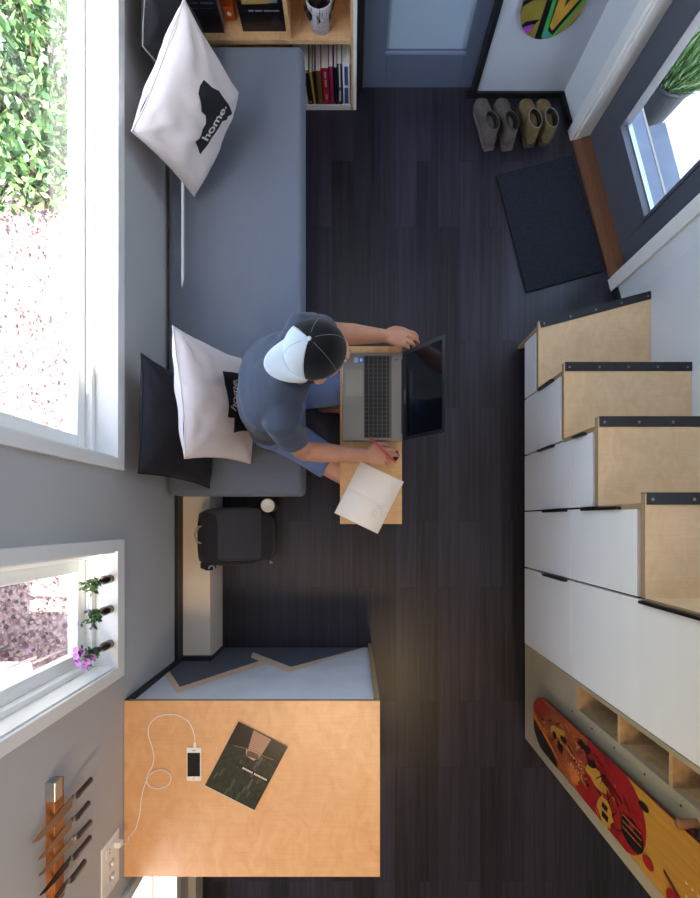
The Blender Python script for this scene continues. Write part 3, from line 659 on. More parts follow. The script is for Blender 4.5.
BK = [(-.303, -.272, .20, .17, 'e4e0d8', 'thick white book at the sofa end of the low shelf row', 0, None),
      (-.270, -.243, .188, .19, 'd8d5cf', 'white book left of the black red-topped book', -.03, [(.17, .02, .016, 3)]),
      (-.2425, -.2165, .188, .17, '1a1a1e', 'black book leaning beside the slim yellow book', -.05, [(.012, .006, .012, 1), (.176, .010, .022, 2)]),
      (-.2155, -.2020, .180, .18, 'c8a42e', 'slim yellow book between two black books', -.045, None),
      (-.2015, -.1900, .183, .16, '222226', 'slim black book left of the brown book', -.03, None),
      (-.1885, -.1610, .186, .18, '7d5434', 'brown book left of the thick red book', -.02, None),
      (-.1595, -.1225, .200, .19, 'b4202e', 'thick red book with white lettering on its spine', -.012, letters(.10, 5, .010) + letters(.15, 4, .010) + letters(.03, 4, .008)),
      (-.1215, -.1005, .208, .19, 'a32a68', 'magenta book right of the thick red book', -.01, None),
      (-.0985, -.0815, .204, .18, '19191d', 'black book right of the magenta book', 0, None),
      (-.0805, -.0570, .222, .19, '3c4248', 'grey and white spined book, second from the right end of the row', 0, [(.10, .12, .007, 1), (.02, .06, .008, 1)]),
      (-.0550, -.0150, .222, .19, 'e0e0e4', 'white and blue book at the right end of the row', 0, [(.006, .09, .02, 3), (.11, .10, .018, 3)])]
for (x0, x1, h, dep, col, lab, lean, mk) in BK: book('book', x0, x1, yb, zb, h, dep, col, lab, 'book', G, lean, mk)
# upper shelf: dark album, orange box, landscape photo book, patterned pot
def bar_text(mb, x0, x1, y, z, h, n, mi, r):
    w = (x1 - x0) / n
    for k in range(n):
        if r.random() < .86: mb.box(x0 + k * w, x0 + k * w + w * .68, y - .0004, y, z, z + h * r.choice((1, 1, .75)), mi)
r3 = random.Random(5)
t = thing('photo_album', (-.67, 2.36, .37), 'large dark navy album standing on the upper shelf behind the cream cushion', 'album')
c = MB(); c.box(-.82, -.612, 2.318, 2.345, .37, .66, 0); bar_text(c, -.77, -.625, 2.318, .492, .008, 15, 1, r3); c.box(-.76, -.63, 2.3176, 2.318, .474, .476, 1)
c.build('cover', [mat('navy_cover', '16161f', .4), mat('dim_ink', '6a6a78', .6)], t, bevel=.001)
MB().box(-.818, -.616, 2.3455, 2.37, .372, .655).build('pages', M_PAGES, t)
t = thing('orange_box', (-.57, 2.40, .37), 'small orange box with a white mark beside the navy album', 'box')
MB().box(-.602, -.556, 2.375, 2.43, .37, .43).build('carton', mat('orange_card', 'c2521f', .5), t, bevel=.002)
MB().lathe([(.010, 0), (.001, .0005)], (-.58, 2.375, .40), 16, M=Matrix.Rotation(PI / 2, 3, 'X')).build('mark', M_PAPER, t)
t = thing('photo_book', (-.41, 2.35, .37), 'black landscape photo book standing beside the shelf divider', 'book')
c = MB(); c.box(-.522, -.318, 2.325, 2.350, .37, .60, 0); bar_text(c, -.475, -.335, 2.325, .455, .007, 18, 1, r3)
for k in range(4): c.box(-.37, -.34 - .004 * (k % 2), 2.3247, 2.325, .435 - k * .012, .438 - k * .012, 2)
c.poly([(-.50, 2.3246, .49), (-.34, 2.3246, .49), (-.34, 2.3246, .59), (-.50, 2.3246, .59)], 3); c.poly([(-.50, 2.3243, .485), (-.38, 2.3243, .488), (-.36, 2.3243, .505), (-.50, 2.3243, .51)], 4)
c.build('cover', [mat('black_cover', '101014', .35), mat('pale_ink', '8a8a98', .6), mat('faint_ink', '34343c', .6), mat('photo_sky', '7f93a8', .5, var=.4, scale=30), mat('photo_sand', 'a88a52', .5)], t)
MB().box(-.520, -.320, 2.3505, 2.375, .372, .595).build('pages', M_PAGES, t)
t = thing('black_box', (-.43, 2.43, .37), 'plain black slipcase behind the landscape photo book', 'box')
MB().box(-.54, -.35, 2.40, 2.45, .37, .62).build('case', M_BPLAST, t, bevel=.002)
t = thing('patterned_pot', (-.152, 2.345, .37), 'grey white tapered pot with faint red pattern on the upper shelf', 'pot')
pm = bpy.data.materials.new('patterned_ceramic'); pm.use_nodes = True; nt = pm.node_tree
wv = nt.nodes.new('ShaderNodeTexWave'); wv.bands_direction = 'Z'; wv.inputs['Scale'].default_value = 14; wv.inputs['Distortion'].default_value = 9; wv.inputs['Detail Scale'].default_value = 3
ge = nt.nodes.new('ShaderNodeNewGeometry'); nt.links.new(ge.outputs['Position'], wv.inputs['Vector']); rp = nt.nodes.new('ShaderNodeValToRGB')
rp.color_ramp.elements[0].color = lin('b4b2b8'); rp.color_ramp.elements[0].position = .86; rp.color_ramp.elements[1].color = lin('b08e8a'); rp.color_ramp.elements[1].position = .95
nt.links.new(wv.outputs['Fac'], rp.inputs['Fac']); nt.links.new(rp.outputs[0], nt.nodes['Principled BSDF'].inputs['Base Color'])
MB().lathe([(.042, 0), (.046, .004), (.062, .128), (.059, .13), (.044, .012), (.002, .010)], (-.152, 2.348, .37), 32).build('pot_body', pm, t)
ct = MB()
for i in range(120):
    a = r3.random() * 2 * PI; rr = .045 * r3.random() ** .5; b0 = Vector((-.152 + math.cos(a) * rr, 2.348 + math.sin(a) * rr, .40))
    d = (Vector((math.cos(a), math.sin(a), 0)) * .25 + Vector((0, 0, 1)) + rdir(r3, 0) * .2).normalized()
    leaf(ct, b0, d, rdir(r3), r3.uniform(.06, .12), .006, r3.choice((0, 0, 1)))
ct.build('dark_foliage', [mat('dark_leaf', '1c1a20', .5), mat('brown_leaf', '4a3c2c', .6)], t)
# ================================================================== sofa and cushions
t = thing('daybed_sofa', (-.545, 1.17, 0), 'long backless grey blue sofa against the window wall', 'sofa')
s = MB(); s.box(-.862, -.232, .12, 2.215, .26, .42)
s.build('seat_cushion', M_SOFA, t, bevel=.028, seg=5)
s = MB(); s.tube([(-.25, .14, .405), (-.25, 2.195, .405)], .004, 8)
s.build('seam_piping', M_SOFA, t)
MB().box(-.862, -.27, .165, 2.19, 0, .262).build('base', M_SOFABASE, t)
class Cushion:
    def __init__(s, c, u, v, T, seed=0, pinch=.09, sag=.0):
        s.c = Vector(c); s.u = Vector(u); s.v = Vector(v); s.n = s.u.cross(s.v).normalized(); s.T = T; s.seed = seed; s.pinch = pinch; s.sag = sag
    def p(s, a, b, side=1, e=0):
        A = a * (1 - s.pinch * (1 - b * b)); B = b * (1 - s.pinch * (1 - a * a))
        h = s.T * (max(0, (1 - a * a) * (1 - b * b)) ** .42)
        w = noise.noise(Vector((a * 2.2 + s.seed, b * 2.2, side * 3))) * .012 + noise.noise(Vector((a * 5 + s.seed, b * 3, side * 7))) * .005
        h += w * min(1, 4 * (1 - a * a) * (1 - b * b))
        # creases running out of the corners
        for (ca, cb) in ((1, 1), (1, -1), (-1, 1), (-1, -1)):
            r = math.hypot(a - ca, b - cb); th = math.atan2(b - cb, a - ca)
            h += .005 * math.sin(th * 9 + s.seed) * math.exp(-((r - .45) / .25) ** 2)
        bend = -s.sag * (a * a)
        return s.c + s.u * A + s.v * B + s.n * (h * side + e * side + bend)
    def build(s, m, parent, name, n=34):
        mb = MB(); k = n + 1
        g = [-1 + 2 * i / n for i in range(k)]; g = [math.copysign(abs(x) ** .85, x) for x in g]
        vs_ = []; fs = []
        for side in (1, -1):
            o = len(vs_)
            for b in g:
                for a in g: vs_.append(s.p(a, b, side))
            for j in range(n):
                for i in range(n): fs.append((o + j * k + i, o + j * k + i + 1, o + (j + 1) * k + i + 1, o + (j + 1) * k + i))
        mb.add(vs_, fs, 0, True)
        ob = mb.build(name, m, parent)
        bm = bmesh.new(); bm.from_mesh(ob.data); bmesh.ops.remove_doubles(bm, verts=bm.verts[:], dist=.0005); bmesh.ops.recalc_face_normals(bm, faces=bm.faces[:])
        for f in bm.faces: f.smooth = True
        bm.to_mesh(ob.data); bm.free()
        return ob
    def piping(s, m, parent, r=.0035, name='piping'):
        q = [-1 + 2 * i / 30 for i in range(30)]
        loop = [s.p(a, -1) for a in q] + [s.p(1, b) for b in q] + [s.p(-a, 1) for a in q] + [s.p(-1, -b) for b in q]
        return MB().tube(loop, r, 8, closed=True).build(name, m, parent)
def flat_text(body):
    cu = bpy.data.curves.new('lettering', 'FONT'); cu.body = body; cu.align_x = 'CENTER'; cu.align_y = 'CENTER'; cu.size = 1; cu.offset = .02
    o = bpy.data.objects.new('lettering', cu); COL.objects.link(o)
    me = bpy.data.meshes.new_from_object(o.evaluated_get(bpy.context.evaluated_depsgraph_get()))
    vs_ = [Vector((v.co.x, v.co.y)) for v in me.vertices]; fs = [tuple(p.vertices) for p in me.polygons]
    bpy.data.objects.remove(o); bpy.data.curves.remove(cu); bpy.data.meshes.remove(me)
    return vs_, fs
def cushion_print(cu, parent, shape, words_at, wax, way):
    """black silhouette with the word home. printed on the front of a cushion; shape in the cushion's own -1..1 coordinates"""
    bm = bmesh.new(); f = bm.faces.new([bm.verts.new((x, y, 0)) for x, y in shape]); bmesh.ops.triangulate(bm, faces=[f])
    for _ in range(3): bmesh.ops.subdivide_edges(bm, edges=[e for e in bm.edges if e.calc_length() > .04], cuts=1, use_grid_fill=True)
    bmesh.ops.triangulate(bm, faces=bm.faces[:])
    bm.verts.index_update(); mb = MB()
    mb.add([cu.p(v.co.x, v.co.y, 1, .0022) for v in bm.verts], [[v.index for v in f.verts] for f in bm.faces], 0, True); bm.free()
    vs_, fs = flat_text('home.')
    def mt(p):
        q = Vector(words_at) + Vector(wax) * p.x + Vector(way) * p.y; return cu.p(q.x, q.y, 1, .0036)
    mb.add([mt(p) for p in vs_], fs, 1)
    mb.build('print', [M_PRINT, M_PWHITE], parent)
# cream cushion with the print, leaning on its corner at the bookcase end
Lc, Rc, Bc = Vector((-.815, 1.435, .86)), Vector((-.505, 1.885, .53)), Vector((-.725, 1.482, .455))
Tc = Lc + Rc - Bc
cc = (Lc + Rc) / 2; uu = (Rc - Bc) / 2; vv = (Lc - Bc) / 2
t = thing('cushion', (cc.x, cc.y, .42), 'cream cushion printed with the word home, leaning at the bookcase end of the sofa', 'cushion')
CU = Cushion(cc, uu, vv, .095, 1.3, .055); CU.build(M_PWHITE, t, 'cover'); CU.piping(M_PWHITE, t, .003, 'seam')
PRINT1 = (CU, t)
# charcoal cushion behind it
t = thing('cushion', (-.75, 2.0, .42), 'charcoal cushion with pale piping in the corner behind the cream printed cushion', 'cushion')
c2 = Cushion((-.735, 2.005, .625), (0.0, .21, .0), (-.06, 0, .19), .065, 4.1, .05); c2.build(M_PBLACK, t, 'cover'); c2.piping(M_PIPE, t, .0022)
# cream cushion behind the person
T1, T2, B1, B2 = Vector((-.672, .71, .89)), Vector((-.59, .222, .89)), Vector((-.49, .735, .46)), Vector((-.485, .265, .46))
cc = (T1 + T2 + B1 + B2) / 4; uu = (T1 - T2 + B1 - B2) / 4; vv = (T1 + T2 - B1 - B2) / 4
t = thing('cushion', (cc.x, cc.y, .42), 'cream cushion standing behind the seated person', 'cushion')
CB = Cushion(cc, -uu, vv, .07, 2.2, .07)
if CB.n.x < 0: CB = Cushion(cc, uu, vv, .082, 2.2, .07)
CB.build(M_PWHITE, t, 'cover'); CB.piping(M_PWHITE, t, .003, 'seam')
PRINT2 = (CB, t)
T1, T2, B2 = Vector((-.79, .625, .84)), Vector((-.80, .178, .84)), Vector((-.655, .15, .455)); B1 = B2 + (T1 - T2)
cc = (T1 + B2) / 2; uu = (T1 - T2) / 2; vv = (T1 - B1) / 2
t = thing('cushion', (cc.x, cc.y, .42), 'charcoal cushion propped against the wall behind the second cream cushion', 'cushion')
CD = Cushion(cc, uu, vv, .07, 5.7, .06)
CD.build(M_PBLACK, t, 'cover'); CD.piping(M_PBLACK, t, .003)
cushion_print(*PRINT1, [(-.528, -.238), (-.495, -.087), (-.476, .095), (-.38, .04), (-.232, .043), (-.101, .02), (-.011, .104), (-.034, .246), (.126, .449), (.25, .47), (.364, .441), (.411, .206), (.506, -.025), (.512, -.261), (.553, -.66), (.53, -.74), (.473, -.70), (.40, -.60), (.342, -.62), (.219, -.413), (-.022, -.349), (-.313, -.255)],
              (.06, -.20), (.301, -.075), (-.0925, .29))
cushion_print(*PRINT2, [(.47, .21), (.06, .22), (-.35, .2), (-.33, -.03), (-.45, .0), (-.6, .01), (-.53, -.28), (-.5, -.5), (.1, -.6), (.5, -.6), (.56, -.39)],
              (.116, -.06), (.254, -.077), (.06, .28))
# ================================================================== lap table, laptop, notebook, pen, mouse
ZT = .565
a, b = at(340, 524, ZT), at(402, 346, ZT)
t = thing('lap_table', ((a.x + b.x) / 2, (a.y + b.y) / 2, 0), 'narrow light wood table standing in front of the seated person', 'table')
MB().box(a.x, b.x, a.y, b.y, ZT - .015, ZT).build('tabletop', M_TABLE, t, bevel=.002)
for y in (a.y + .045, b.y - .03):
    MB().box(a.x + .15, b.x - .03, y - .009, y + .009, .012, ZT - .015).build('leg', M_TABLE, t, bevel=.002)
MB().box(a.x + .15, b.x - .03, a.y + .02, b.y - .02, 0, .013).build('base_board', M_TABLE, t)
LX0, LX1, LY0, LY1 = -.047, .211, .343, .722
zl = ZT + .002; zk = zl + .018
t = thing('laptop', (.08, .53, ZT), 'open grey laptop with a black keyboard and dark screen on the narrow table', 'laptop')
bd = MB().box(LX0, LX1, LY0, LY1, zl, zk).build('base', M_LAPTOP, t, bevel=.004)
for x in (LX0 + .03, LX1 - .03):
    for y in (LY0 + .03, LY1 - .03): MB().lathe([(.006, 0), (.006, .0025)], (x, y, ZT), 10).build('rubber_foot', M_BPLAST, bd)
kb = MB(); kx0, kx1 = .049, .163
kb.box(kx0 - .002, kx1 + .002, LY0 + .012, LY1 - .014, zk, zk + .0006, 1)
rows = 6; rp_ = (kx1 - kx0) / rows
for r in range(rows):
    x0 = kx0 + r * rp_; n = 19; p_ = (LY1 - LY0 - .03) / n; off = (0, .35, .6, .9, .5, 0)[r] * p_ * .5
    k = 0; y = LY1 - .016
    while k < n:
        span = 1
        if r == 0 and k == 4: span = 5
        if r == 1 and k in (0, 12): span = 2
        if r == 2 and k == 12: span = 2
        y1 = y; y0 = y - p_ * span
        h = rp_ * (.55 if r == 5 else .86)
        kb.box(x0 + .001, x0 + h, y0 + .0012, y1 - .0012, zk + .0006, zk + .0022, 0)
        y = y0; k += span
kb.build('keyboard', [mat('key_black', '1d1d20', .5), mat('key_bed', '59564f', .5)], bd)
MB().box(-.032, .042, .535, .648, zk, zk + .0006).build('trackpad', mat('trackpad_grey', '9a968a', .3, .4), bd)
MB().box(.004, .022, .678, .700, zk, zk + .0005).build('sticker', mat('sticker_white_blue', '9fb6d6', .4), bd)
MB().box(.026, .046, .676, .702, zk, zk + .0005).build('sticker', mat('sticker_blue', '3f6cc0', .4), bd)
MB().box(.030, .040, .682, .696, zk + .0005, zk + .0007).build('sticker', mat('sticker_pale', 'cfdcec', .4), bd)
ports = MB().box(.0, .012, LY0 - .0006, LY0, zl + .006, zl + .012).box(.03, .05, LY0 - .0006, LY0, zl + .006, zl + .010)
ports.box(.184, .192, .688, .692, zk, zk + .0005); ports.box(.176, .180, .688, .692, zk, zk + .0005); ports.build('port', M_BPLAST, bd)
MB().tube([(.213, LY0 + .03, zk - .002), (.213, LY1 - .03, zk - .002)], .0065, 12).build('hinge', M_BPLAST, t)
hx, hz = .214, zk + .004; lv = Vector((.133, 0, .180)).normalized(); nv = Vector((-lv.z, 0, lv.x))
def lp(s, y, e): return Vector((hx, y, hz)) + lv * s + nv * e
def lbox(mb, s0, s1, y0, y1, e0, e1, mi=0):
    return mb.prism([lp(s0, y0, e0), lp(s1, y0, e0), lp(s1, y1, e0), lp(s0, y1, e0)], nv * (e1 - e0), mi)
LL = .236
ld = lbox(MB(), 0, LL, LY0, LY1, -.007, 0).build('screen_lid', mat('lid_black', '1b1c22', .35), t, bevel=.002)
lbox(MB(), .022, LL - .014, LY0 + .016, LY1 - .016, -.0005, .0006).build('display', M_SCREEN, ld)
lbox(MB(), .008, .013, .50, .56, 0, .0005).build('lid_badge', mat('badge_grey', '77777c', .4), ld)
lbox(MB(), LL - .009, LL - .005, .53, .536, 0, .0005).build('webcam', M_BPLAST, ld)
# notebook
zn = ZT + .001
q = [at(360.6, 461.4, zn), at(403.4, 482, zn), at(377.7, 534, zn), at(334.8, 512.8, zn)]
t = thing('notebook', ((q[0] + q[2]) / 2).xy.to_3d() + Vector((0, 0, ZT)), 'open blank notebook with faint pencil notes lying on the narrow table', 'notebook')
m03, m12 = (q[0] + q[3]) / 2, (q[1] + q[2]) / 2
ex = (q[1] - q[0]); ey = (q[3] - q[0])
def npnt(s, u, z): return q[0] + ex * s + ey * u + Vector((0, 0, z))
MB().prism([npnt(-.01, -.008, 0), npnt(1.01, -.008, 0), npnt(1.01, 1.008, 0), npnt(-.01, 1.008, 0)], (0, 0, .002)).build('cover', mat('kraft_cover', 'cdbb9c', .8), t)
for u0, u1, nm in ((0, .5, 'page_block'), (.5, 1, 'page_block')):
    rings = []
    for k in range(9):
        f = k / 8; u = u0 + (u1 - u0) * f; g = f if u0 == 0 else 1 - f
        zz = .0035 + .003 * math.sin(g * PI * .8) - (.003 if g > .97 else 0)
        rings.append([npnt(0, u, .002), npnt(1, u, .002), npnt(1, u, .002 + zz), npnt(.5, u, .002 + zz), npnt(0, u, .002 + zz)])
    MB().loft(rings, 0, True).build(nm, M_PAPER, t)
pn = MB(); rr_ = random.Random(11)
for k in range(16):
    s = .80 + .03 * (k % 5) + rr_.uniform(-.01, .01); u = .12 + .042 * k * .98
    if .42 < u < .52: continue
    pp = [npnt(s + .012 * rr_.uniform(-1, 1), u + .008 * i, .0092) for i in range(4)]
    pn.tube(pp, .0004, 4)
for k in range(9):
    u = .55 + .03 * k; pn.tube([npnt(.70 + .03 * math.sin(k), u, .0092), npnt(.78 + .04 * math.sin(k * 2.1), u + .02, .0092)], .00035, 4)
pn.build('pencil_notes', mat('pencil_grey', 'a59c94', .8), t)
# mouse and pen
t = thing('computer_mouse', at(391, 455.5, ZT), 'small black computer mouse under the right hand', 'mouse')
c = at(389.5, 455.5, ZT)
rings = []
for k in range(11):
    f = -1 + 2 * k / 10; w = math.sqrt(max(.02, 1 - f ** 4)); hh = .030 * math.sqrt(max(.03, 1 - (f * .95) ** 2))
    rings.append([c + Vector((f * .042, math.cos(a) * .027 * w, max(0, math.sin(a)) * hh * .9 + .001)) for a in [2 * PI * j / 20 for j in range(20)]])
MB().loft(rings).build('mouse_body', M_BPLAST, t)
MB().lathe([(.006, -.003), (.006, .003)], c + Vector((.022, 0, .026)), 14, M=Matrix.Rotation(PI / 2, 3, 'X')).build('scroll_wheel', mat('wheel_grey', 'b9b9bc', .4), t)
p0, p1 = at(370.5, 437.5, .672), at(396.5, 464, .632)
t = thing('pen', p1, 'red pen held between the fingers of the right hand', 'pen')
d = (p1 - p0)
MB().tube([p0, p0 + d * .06, p0 + d * .86], [.0038, .0045, .0045], 12).build('barrel', M_RED, t)
MB().tube([p0 + d * .86, p0 + d * .97, p1], [.0045, .002, .0006], 12).build('tip', mat('pen_tip', 'd06a62', .3), t)
MB().tube([p0 + d * .03 + Vector((0, 0, .005)), p0 + d * .25 + Vector((0, 0, .006))], .0013, 8).build('clip', M_RED, t)
# ================================================================== the person
def remeshed(mb, voxel, it=4, fac=.5):
    me = mb.mesh('tmp', [M_SKIN]); o = bpy.data.objects.new('tmp', me); COL.objects.link(o)
    r = o.modifiers.new('r', 'REMESH'); r.mode = 'VOXEL'; r.voxel_size = voxel; r.use_smooth_shade = True
    s = o.modifiers.new('s', 'SMOOTH'); s.iterations = it; s.factor = fac
    dg = bpy.context.evaluated_depsgraph_get(); n = bpy.data.meshes.new_from_object(o.evaluated_get(dg), depsgraph=dg)
    bpy.data.objects.remove(o); return n
def put(me, name, m, parent, push=None):
    og = root_origin(parent); me.materials.clear(); me.materials.append(m)
    nr = [v.normal.copy() for v in me.vertices]
    for v, n_ in zip(me.vertices, nr):
        if push: v.co += n_ * push(v.co)
        v.co -= og
    for p in me.polygons: p.use_smooth = True
    me.name = name
    o = bpy.data.objects.new(name, me); COL.objects.link(o); o.parent = parent; return o
def ering(c, a, b, ra, rb, n=24, p=2.0):
    c = Vector(c); o = []
    for j in range(n):
        th = 2 * PI * j / n; x, y = math.cos(th), math.sin(th)
        x = math.copysign(abs(x) ** (2 / p), x); y = math.copysign(abs(y) ** (2 / p), y); o.append(c + a * (x * ra) + b * (y * rb))
    return o
def torso(mb, rings, grow=0):
    R = []
    cs_ = [Vector(r[0]) for r in rings]
    for i, (c, w, d_, tw) in enumerate(rings):
        tan = (cs_[min(i + 1, len(cs_) - 1)] - cs_[max(i - 1, 0)]).normalized()
        S = Vector((math.sin(tw), math.cos(tw), 0)); S = (S - tan * S.dot(tan)).normalized(); Dp = S.cross(tan)
        R.append(ering(c, S, Dp, w + grow, d_ + grow, 28, 2.3))
    mb.loft(R)
SHL, SHR = Vector((-.178, .672, .925)), Vector((-.252, .350, .925))
ELL, ELR = Vector((-.06, .752, .71)), Vector((-.205, .288, .66))
WRL, WRR = Vector((.128, .770, .640)), Vector((.046, .274, .632))
HIL, HIR = Vector((-.335, .585, .495)), Vector((-.335, .405, .495))
KNL, KNR = Vector((.045, .600, .485)), Vector((.015, .185, .485))
ANL, ANR = Vector((-.135, .625, .085)), Vector((.02, .165, .085))
HC = Vector((-.118, .544, 1.045))
TR = [((-.355, .492, .455), .165, .115, 0), ((-.355, .494, .53), .168, .110, 0), ((-.358, .497, .63), .152, .100, .05), ((-.340, .503, .74), .160, .108, .12), ((-.30, .510, .84), .172, .118, .2), ((-.25, .512, .905), .168, .098, .22), ((-.215, .513, .95), .125, .075, .2), ((-.19, .518, .985), .066, .060, .2)]
per = thing('person', (-.355, .49, .42), 'seated person in backwards cap, slate t-shirt and blue shorts at the laptop', 'person')
body = MB(); torso(body, TR, -.018)
fw = Vector((math.cos(math.radians(14)), math.sin(math.radians(14)), 0)); lat = Vector((-fw.y, fw.x, 0)); upv = Vector((0, 0, 1))
tilt = Matrix.Rotation(math.radians(8), 3, lat)              # nods forward
RH = Matrix((fw, lat, upv)).transposed(); RH = tilt @ RH
def hp(x, y, z): return HC + RH @ Vector((x, y, z))
body.tube([(-.235, .515, .93), (-.19, .52, .985), HC + Vector((-.005, 0, -.05))], [.056, .050, .050], 16, round_ends=True)
body.ball(HC, .093, .075, .104, RH, 24, 16); body.ball(hp(.035, 0, -.055), .062, .058, .065, RH)
body.ball(hp(.055, 0, -.095), .035, .034, .025, RH)                                         # chin
body.tube([hp(.095, 0, .01), hp(.108, 0, -.025), hp(.104, 0, -.035)], [.009, .014, .012], 10, round_ends=True)   # nose
body.tube([hp(.088, .035, .028), hp(.096, 0, .03), hp(.088, -.035, .028)], .010, 8, round_ends=True)             # brow
body.tube([hp(.088, .02, -.062), hp(.096, 0, -.063), hp(.088, -.02, -.062)], .007, 8, round_ends=True)           # lips
for s in (1, -1): body.ball(hp(-.008, s * .079, -.012), .022, .009, .033, RH)
def limb(mb, pts, rad, n=16): mb.tube(pts, rad, n, round_ends=True)
def hand(mb, w, d, n, side, curl, thumb):
    d = Vector(d).normalized(); n = Vector(n); n = (n - d * n.dot(d)).normalized(); s = (d.cross(n) * side).normalized()
    R = []
    for k, (f, hw, ht) in enumerate(((-.01, .026, .020), (.015, .029, .017), (.045, .038, .016), (.075, .042, .0145), (.092, .040, .012))):
        R.append(ering(w + d * f, s, n, hw, ht, 18, 2.4))
    mb.loft(R)
    tips = []
    for (kk, ss, ls, r0, cv) in ((.090, .031, (.044, .026, .021), .0092, curl[0]), (.096, .0105, (.048, .030, .023), .0095, curl[1]), (.091, -.0105, (.044, .028, .022), .009, curl[2]), (.082, -.030, (.034, .021, .019), .0080, curl[3])):
        p = w + d * (kk - .016) + s * ss; pts = [p, w + d * kk + s * ss * 1.02]; a = 0; rr = [r0 * 1.05, r0]
        spread = s * (ss * 1.1)
        for L_, c_ in zip(ls, cv):
            a += math.radians(c_); v = (d + spread).normalized() * math.cos(a) - n * math.sin(a); pts.append(pts[-1] + v * L_); rr.append(rr[-1] * .92)
        mb.tube(pts, rr, 12, round_ends=True); tips.append(pts[-1])
    p = w + d * .022 + s * .022; pts = [p]; rr = [.015]
    for (x, y, z, L_) in thumb:
        v = (d * x + s * y - n * z).normalized(); pts.append(pts[-1] + v * L_); rr.append(rr[-1] * .87)
    mb.tube(pts, rr, 12, round_ends=True)
    return tips
limb(body, [SHL.lerp(ELL, .12), (SHL + ELL) / 2, ELL], [.046, .045, .041]); limb(body, [ELL, ELL.lerp(WRL, .3), WRL], [.041, .042, .027])
limb(body, [SHR.lerp(ELR, .12), (SHR + ELR) / 2, ELR], [.046, .045, .041]); limb(body, [ELR, ELR.lerp(WRR, .3), WRR], [.041, .042, .027])
hand(body, WRL, (1, -.05, -.10), (0, .12, 1), -1, ((20, 30, 20), (24, 32, 22), (30, 35, 25), (36, 38, 25)), ((.8, .7, .5, .04), (1, .25, .4, .032), (1, 0, .3, .026)))
hand(body, WRR, (1, -.04, -.06), (0, -.05, 1), 1, ((16, 26, 18), (18, 30, 20), (30, 45, 28), (36, 48, 28)), ((.8, .75, .55, .04), (1, .2, .4, .03), (1, -.15, .2, .025))) if False else hand(body, WRR, (1, -.04, -.06), (0, -.05, 1), -1, ((26, 48, 30), (24, 42, 28), (40, 62, 40), (46, 66, 40)), ((.8, .75, .45, .04), (1, .2, .4, .03), (1, -.15, .2, .025)))
for hi, kn, an in ((HIL, KNL, ANL), (HIR, KNR, ANR)):
    limb(body, [hi, hi.lerp(kn, .5), kn], [.080, .066, .054]); limb(body, [kn, kn.lerp(an, .3) + Vector((-.012, 0, 0)), an], [.052, .054, .036])
    fx = Vector((1, 0, 0)); b0 = Vector((an.x, an.y, 0))
    body.loft([ering(b0 + Vector((x, y, z)), Vector((0, 1, 0)), Vector((0, 0, 1)), w_, h_, 16) for x, y, z, w_, h_ in ((-.055, 0, .035, .022, .026), (-.03, 0, .045, .032, .042), (.02, 0, .05, .034, .048), (.08, 0, .036, .040, .034), (.13, 0, .025, .044, .024), (.155, 0, .018, .040, .016))])
    for j in range(5):
        y = -.034 + .017 * j; body.tube([b0 + Vector((.145, y, .016)), b0 + Vector((.185 - .006 * abs(j - 3), y * 1.05, .012))], [.010, .009], 10, round_ends=True)
put(remeshed(body, .0042, 3, .45), 'body', M_SKIN, per)
# t-shirt
sh = MB(); torso(sh, [((-.352, .492, .47), .182, .128, 0)] + TR[1:-1] + [((-.204, .518, .968), .086, .070, .2), ((-.192, .520, .984), .070, .062, .2)], .006)
def sleeve(S_, E_, f): 
    c_ = S_.lerp(E_, f); sh.tube([S_ + (Vector((-.235, .512, .90)) - S_) * .35, S_, S_.lerp(E_, f * .55), c_], [.075, .067, .063, .060], 20)
sleeve(SHL, ELL, .62); sleeve(SHR, ELR, .52)
def wr(co): return noise.noise(co * 8) * .008 + noise.noise(Vector((co.x * 14, co.y * 7, co.z * 26))) * .006 * (1.5 - min(1, co.z)) + abs(noise.noise(Vector((co.x * 11 + co.y * 9, co.y * 4, co.z * 12)))) * .006
put(remeshed(sh, .0075, 5, .5), 'tshirt', M_SHIRT, per, wr)
so_ = MB(); torso(so_, [((-.335, .492, .425), .150, .105, 0), ((-.345, .492, .50), .178, .128, 0), ((-.36, .494, .57), .165, .118, 0)], .004)
for hi, kn, f in ((HIL, KNL, .98), (HIR, KNR, .66)):
    e = hi.lerp(kn, f); so_.tube([hi + Vector((-.03, 0, 0)), hi, hi.lerp(e, .5), e], [.088, .090, .080, .074 if f < .8 else .062], 20)
put(remeshed(so_, .0075, 4, .5), 'shorts', M_SHORTS, per, lambda co: wr(co) * .7)
# cap (worn backwards)
CC = HC + Vector((-.006, .008, .024)); CT = Matrix.Rotation(math.radians(-5), 3, lat) @ Matrix((fw, lat, upv)).transposed()
def cp(x, y, z): return CC + CT @ Vector((x, y, z))
cr = MB(); n = 60; rings = []
for k in range(15):
    th = (PI / 2) * k / 14.0; r = math.cos(th) ** .75 if k < 14 else .012; z = -.015 + .112 * math.sin(th) ** .95
    rings.append([cp(.101 * r * math.cos(2 * PI * j / n), .091 * r * math.sin(2 * PI * j / n), z) for j in range(n)])
fl, fs, fm = [p for r in rings for p in r], [], []
for i in range(14):
    for j in range(n):
        fa = 2 * PI * (j + .5) / n; dv = abs((fa - PI + PI) % (2 * PI) - PI)  # angle away from the brim direction
        cr.add([rings[i][j], rings[i][(j + 1) % n], rings[i + 1][(j + 1) % n], rings[i + 1][j]], [(0, 1, 2, 3)], 1 if dv < math.radians(58) else 0, True)
cap = cr.build('cap_crown', [M_BLACKCLOTH, M_CAPW], per)
